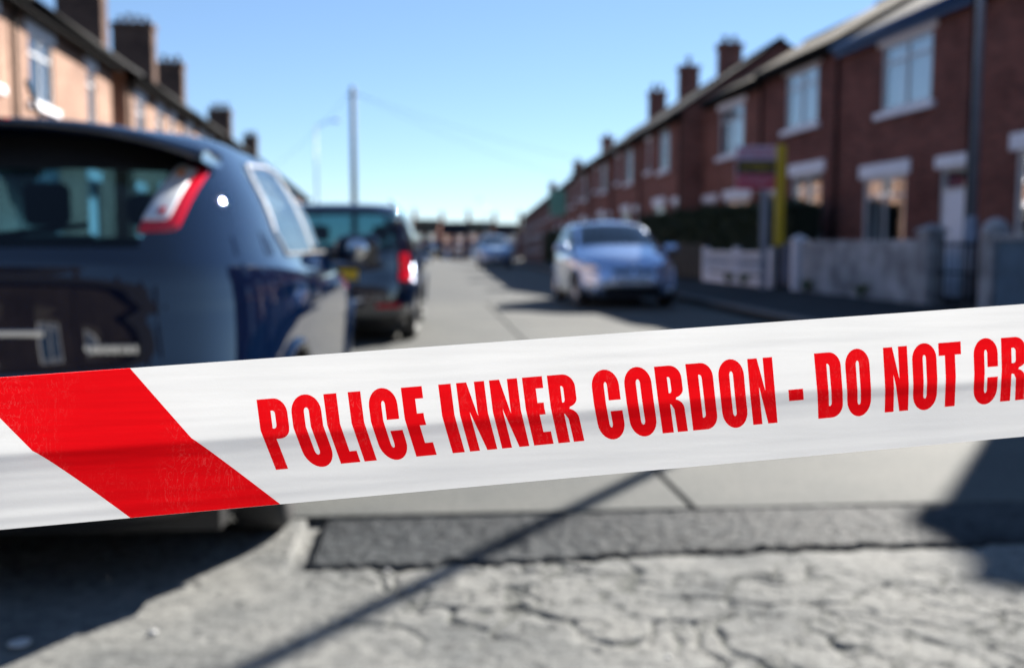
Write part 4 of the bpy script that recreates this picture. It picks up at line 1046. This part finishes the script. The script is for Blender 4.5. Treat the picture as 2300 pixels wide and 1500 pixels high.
car2 = car('parked_car', (-1.87, 10.4, 0), h2, dict(rings=r2, mirror=(2.95, 1.03), miry=.98, handles=(1.3, 2.25), hy=.875, hz=.83, dash=2.7),
    'dark blue boxy hatchback with red tail lights parked beyond the black one', 'navy2', r2_region, nth=240, sub=7, wheels=(.78, 3.35), track=.76, extra=r2_extra); car2.scale = (1, 1, .965)

# silver small hatchback facing us ------------------------------------------
r3 = [(.12, .20, 3.64, .20, .20, .74, 5), (.05, .25, 3.70, .24, .25, .80, 4.6), (.0, .38, 3.75, .36, .38, .83, 4.4), (.0, .55, 3.755, .52, .55, .84, 4.2),
      (.02, .70, 3.72, .66, .70, .845, 4.0), (.06, .84, 3.62, .78, .84, .845, 4.0), (.09, .95, 3.35, .90, .93, .825, 4.0), (.12, 1.01, 2.80, 1.04, .985, .80, 4.4),
      (.20, 1.26, 2.32, 1.28, 1.25, .725, 4.4), (.30, 1.43, 1.93, 1.45, 1.44, .635, 4.4), (.42, 1.49, 1.75, 1.50, 1.505, .54, 4.0), (.7, 1.515, 1.6, 1.52, 1.53, .35, 3.5), (1.0, 1.53, 1.4, 1.53, 1.535, .1, 3)]
def r3_region(x, y, z, k, n):
    ay = abs(y)
    if 7.1 < k < 8.95:
        if n.x < -.3 and ay < .60: return 'rear_window'
        xw = 2.8 - (z - 1.04) * 2.1
        if x > xw - .55 and ay < .665 - (z - 1.04) * .28 and n.x > .2: return 'windscreen'
        if abs(n.y) > .45 and .40 < x < xw - .36 and 7.25 < k: return 'window_trim' if 1.5 < x < 1.58 else 'side_window'
        if abs(n.y) > .45 and .36 < x < xw - .2: return 'window_trim'
    if x > 3.5 and .60 < z < .70 and .045 < ay < .30: return 'grille'
    if x > 3.5 and .25 < z < .40 and ay < .46: return 'grille'
    if x < .4 and .8 < z < 1.2 and ay > .58: return 'tail_light'
    if z < .24: return 'lower_bumper'
    return 'body'
def r3_extra(root, body, verts, groups):
    bv = skin_bvh(verts, groups)
    for s in (-1, 1):
        hl = skin_patch('headlight', root, bv, [(s * .50, .665), (s * .72, .67), (s * .775, .83), (s * .56, .77)], M['headlens'], .006, rear=False, rnd=.5)
        skin_patch('lamp_bowl', hl, bv, [(s * .56, .69), (s * .68, .695), (s * .70, .76), (s * .60, .745)], M['chrome'], .010, rear=False, rnd=.8)
    pl = mbox('number_plate', (3.862, 3.872, -.26, .26, .44, .55), M['plate_w'], root)
    x = -.235
    b = MB()
    for i in range(7):
        gap = .035 if i == 4 else 0; x += gap
        b.box(3.8722, 3.8735, x, x + .016, .46, .53); b.box(3.8722, 3.8735, x + .03, x + .044, .46, .53); b.box(3.8722, 3.8735, x + .017, x + .029, .515, .53)
        x += .062
    b.build('lettering', M['plastic'], pl)
    b = MB(); pr = None
    for i in range(21):
        a = 2 * math.pi * i / 20; q = Vector((3.80, .07 * math.cos(a), .735 + .045 * math.sin(a)))
        if pr is not None: b.tube(pr, q, .009, n=6, cap=False)
        pr = q
    b.build('bonnet_emblem', M['chrome'], root, True)
    for s in (-1, 1):
        b = MB(); b.tube((3.70, s * .60, .33), (3.765, s * .60, .33), .045, n=16); b.build('fog_light', M['headlens'], root, True)
        b = MB(); b.tube((2.80, s * -.05 - .2, 1.055), (2.62, s * .2 - .25, 1.14), .008, n=6); b.build('wiper', M['plastic'], root)
sp3 = dict(rings=r3, mirror=(2.45, 1.04), miry=.94, handles=(1.15, 2.0), hy=.835, hz=.82, dash=2.3, seats=(.95, 1.75), crown=.045)
h3 = math.atan2(-1, .10)
car3 = car('parked_car', (1.62, 20.15, 0), h3, sp3, 'silver hatchback facing the camera at the shaded kerb', 'silver', r3_region, nth=240, sub=7, glass='blueglass', wheels=(.62, 3.04), track=.72, extra=r3_extra); car3.scale = (1, 1.05, .955)
car('parked_car', (-.95, 49.9, slope(48)), math.atan2(-1, .05), sp3, 'pale blue car facing us far along the shaded kerb', 'silver2', r3_region, nth=120, sub=4, glass='blueglass', wheels=(.62, 3.08), track=.73, extra=r3_extra)
car('parked_car', (-9.6, 108, slope(106)), math.atan2(-1, .05), sp3, 'tiny pale car near the far end of the road', 'silver2', r3_region, nth=80, sub=3, wheels=(.62, 3.08), track=.73)

# ------------------------------------------------------------------ the cordon tape
def y_top(x): return 826 - (x - 300) * (143 / 1997)
def y_bot(x): return 1132 - (x - 630) * (152 / 1670)
def tape_pt(x, y, lift=0.0):
    v = (y - y_top(x)) / (y_bot(x) - y_top(x))
    hh = max(60.0, y_bot(x) - y_top(x)); d0 = F * .075 / hh * .997
    vc = .5 + .03 * math.sin(x / 600.0) + (.06 if x > 1750 else 0) * min(1, (x - 1750) / 400)
    # a lengthwise fold: the upper half leans towards us at the top, the lower half leans the other way
    soft = .018
    s = math.sqrt((v - vc) ** 2 + soft ** 2) - soft
    if v < vc: dep = .0065 - .016 * s
    else: dep = .0065 - .012 * s - .0048 * (1 - math.exp(-s / .15))
    dep += .00075 * noise.noise(Vector((x / 900.0, v * 5.5, 3.0))) + .00022 * noise.noise(Vector((x / 1500.0, v * 19, 7.0)))
    dep += .0012 * noise.noise(Vector((x / 260.0, v * 1.2, 11.0)))
    d = d0 + dep - lift
    return P(x, y, d)
vs = []; fs = []; nv = 72; xs = [-3000 + 9000 * i / 620 for i in range(621)]
for i, x in enumerate(xs):
    for j in range(nv + 1):
        v = j / nv; y = y_top(x) + (y_bot(x) - y_top(x)) * v; vs.append(tuple(tape_pt(x, y)))
        if i and j: a = (i - 1) * (nv + 1) + j - 1; fs.append((a, a + 1, a + nv + 2, a + nv + 1))
me = bpy.data.meshes.new('police_tape'); me.from_pydata(vs, [], fs)
tape = link('police_tape', me, None, [M['film_white']], True)
tag(tape, 'white police cordon tape with red lettering stretched across the view', 'tape')
# the print: warp from (distance along, height within the text band) to the tape
KX = [400, 576, 984, 1539, 1678, 1828, 1983, 2248, 2500]; KA = [9, 9, 9, 9, 7, 8, 5, 2, 1]; KB = [49, 44, 33, 18, 14, 10, 4, -2, -6]; KT = [.42, .43, .455, .49, .55, .63, .63, .5, .5]
def itp(x, K):
    x = max(KX[0], min(KX[-1], x))
    for i in range(len(KX) - 1):
        if x <= KX[i + 1]: f = (x - KX[i]) / (KX[i + 1] - KX[i]); return K[i] + (K[i + 1] - K[i]) * f
def warp(x, t):
    a, bb, tc = itp(x, KA), itp(x, KB), itp(x, KT)
    S = a * t / tc if t < tc else a + (bb - a) * (t - tc) / (1 - tc)
    yt = 897.5 - (x - 576) * .0828; xb = x + bb; yb = 1055 - (xb - 618) * .0940
    X = x + S
    return X, (yt - (X - x) * .0828) * (1 - t) + (yb + (xb - X) * .094) * t
def arc(cx, cy, rx, ry, a0, a1, n=14):
    return [(cx + rx * math.cos(R(a0 + (a1 - a0) * i / n)), cy - ry * math.sin(R(a0 + (a1 - a0) * i / n))) for i in range(n + 1)]
# glyphs in pixels: (outline, [holes]) with x from 0..w and t from 0 (top) to 1 (bottom); sw = stem width
def rect(x0, x1, t0, t1): return [(x0, t0), (x1, t0), (x1, t1), (x0, t1)]
def stadium(x0, x1, t0, t1, ry): 
    cx = (x0 + x1) / 2; rx = (x1 - x0) / 2
    return arc(cx, t0 + ry, rx, ry, 180, 0) + arc(cx, t1 - ry, rx, ry, 0, -180)
def glyph(c, w, s):
    hb = .165   # bar thickness
    if c == 'I': return [(rect(0, w, 0, 1), [])]
    if c == '-': return [(rect(0, w, .52, .69), [])]
    if c == 'L': return [([(0, 0), (s, 0), (s, 1 - hb), (w, 1 - hb), (w, 1), (0, 1)], [])]
    if c == 'T': m = w / 2; return [([(0, 0), (w, 0), (w, .2), (m + s / 2, .2), (m + s / 2, 1), (m - s / 2, 1), (m - s / 2, .2), (0, .2)], [])]
    if c == 'E': return [([(0, 0), (w, 0), (w, .175), (s, .175), (s, .385), (w * .93, .385), (w * .93, .56), (s, .56), (s, .815), (w, .815), (w, 1), (0, 1)], [])]
    if c == 'N': q = s * .82; return [([(0, 0), (q, 0), (w - q, .50), (w - q, 0), (w, 0), (w, 1), (w - q, 1), (q, .43), (q, 1), (0, 1)], [])]
    if c == 'O': return [(stadium(0, w, -.02, 1.02, .25), [stadium(s, w - s, .165, .84, .06)])]
    if c == 'D': return [([(0, 0), (w * .55, 0)] + arc(w * .55, .22, w * .45, .22, 90, 0) + arc(w * .55, .80, w * .45, .20, 0, -90) + [(0, 1)],
                          [[(s, .175)] + arc(s + (w - 2 * s) * .3, .235, (w - 2 * s) * .7, .06, 90, 0) + arc(s + (w - 2 * s) * .3, .77, (w - 2 * s) * .7, .05, 0, -90) + [(s, .82)]])]
    if c == 'P': return [([(0, 0), (w * .55, 0)] + arc(w * .55, .22, w * .45, .22, 90, 0) + arc(w * .55, .40, w * .45, .17, 0, -90) + [(s, .57), (s, 1), (0, 1)],
                          [[(s, .17)] + arc(s + (w - 2 * s) * .4, .225, (w - 2 * s) * .6, .055, 90, 0) + arc(s + (w - 2 * s) * .4, .37, (w - 2 * s) * .6, .05, 0, -90) + [(s, .42)]])]
    if c == 'R': return [([(0, 0), (w * .55, 0)] + arc(w * .55, .20, w * .45, .20, 90, 0) + arc(w * .62, .36, w * .38, .125, 0, -75) + arc(w * .58, .66, w * .40, .155, 75, 0) +
                           [(w, 1), (w - s * .9, 1), (w - s * .95, .66)] + [(w - s * 1.15, .585), (s, .575), (s, 1), (0, 1)],
                          [[(s, .17)] + arc(s + (w - 2 * s) * .4, .225, (w - 2 * s) * .6, .055, 90, 0) + arc(s + (w - 2 * s) * .4, .36, (w - 2 * s) * .6, .05, 0, -90) + [(s, .41)]])]
    if c == 'C':
        o = arc(w / 2, .23, w / 2, .25, 180, 0) + [(w, .44), (w - s, .44)] + arc(w / 2, .225, w / 2 - s, .06, 0, 180) + arc(w / 2, .78, w / 2 - s, .06, 180, 360) + [(w - s, .60), (w, .60)] + arc(w / 2, .77, w / 2, .25, 0, -180)
        return [(o, [])]
    if c == 'S':
        o = arc(w / 2, .23, w / 2, .25, 0, 180) + [(0, .36), (w - s, .68)] + arc(w / 2, .78, w / 2 - s, .06, 0, -180) + [(s, .64), (0, .64)] + arc(w / 2, .77, w / 2, .25, -180, 0) + [(w, .60), (s, .30)] + arc(w / 2, .225, w / 2 - s, .06, 180, 0) + [(w - s, .36), (w, .36)]
        return [(o, [])]
LET = [('P', 576, 641, 28), ('O', 650, 717, 28), ('L', 726, 771, 29), ('I', 780.6, 809, 28), ('C', 824, 888, 28), ('E', 900, 947, 29),
       ('I', 984, 1012, 28), ('N', 1024, 1087, 28), ('N', 1098, 1161, 28), ('E', 1172, 1217, 28), ('R', 1228, 1288, 27),
       ('C', 1325, 1386, 27), ('O', 1398, 1459, 26), ('R', 1468.6, 1527, 26), ('D', 1539, 1598, 26), ('O', 1610, 1668, 25), ('N', 1678, 1734, 26),
       ('-', 1764, 1797, 0), ('D', 1828, 1886, 26), ('O', 1896, 1951, 24), ('N', 1983, 2037, 25), ('O', 2047, 2102, 24), ('T', 2107, 2157.6, 23),
       ('C', 2185.6, 2240, 24), ('R', 2248, 2303, 23), ('O', 2313, 2366, 23), ('S', 2375, 2427, 22), ('S', 2436, 2488, 22)]
def print_mesh(name, polys, fn, cuts, mname='film_red', lift=.00022):
    bm = bmesh.new()
    for out_, holes in polys:
        loops = [[Vector((x, t, 0)) for x, t in out_]] + [[Vector((x, t, 0)) for x, t in h_] for h_ in holes]
        flat = [p for l in loops for p in l]; bv = [bm.verts.new(p) for p in flat]
        for tri in tessellate_polygon(loops):
            try: bm.faces.new([bv[i] for i in tri])
            except ValueError: pass
    for (co, no) in cuts:
        bmesh.ops.bisect_plane(bm, geom=bm.verts[:] + bm.edges[:] + bm.faces[:], plane_co=co, plane_no=no)
    for v in bm.verts:
        X, Y_ = fn(v.co.x, v.co.y); v.co = tape_pt(X, Y_, lift)
    bmesh.ops.recalc_face_normals(bm, faces=bm.faces)
    me = bpy.data.meshes.new(name); bm.to_mesh(me); bm.free()
    return link(name, me, tape, [M[mname]], True)
for c, x0, x1, s in LET:
    g = [([(x0 + x, t) for x, t in o_], [[(x0 + x, t) for x, t in h_] for h_ in hs]) for o_, hs in glyph(c, x1 - x0, s)]
    cuts = [((0, -.02 + 1.04 * k / 34, 0), (0, 1, 0)) for k in range(35)] + [((x0 + (x1 - x0) * k / 4, 0, 0), (1, 0, 0)) for k in range(1, 4)]
    print_mesh('letter', g, warp, cuts)
# slanting red bands; the edges bend at the fold
def band_fn(off):
    def fn(x, v):   # x: 0 left edge .. 1 right edge, v across the tape
        vr = .50; 
        if v < vr: l = -84 + (73 + 84) * v / vr; r = 292 + (430 - 292) * v / vr
        else: l = 73 + (293 - 73) * ((v - vr) / (1 - vr)) ** .92; r = 430 + (630 - 430) * ((v - vr) / (1 - vr)) ** .96
        X = l + (r - l) * x + off
        return X, y_top(X) + (y_bot(X) - y_top(X)) * v
    return fn
for off in (-760, 0, 2620):
    cuts = [((0, k / 60, 0), (0, 1, 0)) for k in range(1, 60)] + [((k / 24, 0, 0), (1, 0, 0)) for k in range(1, 24)]
    print_mesh('red_band', [([(0, .0005), (1, .0005), (1, .9995), (0, .9995)], [])], band_fn(off), cuts)
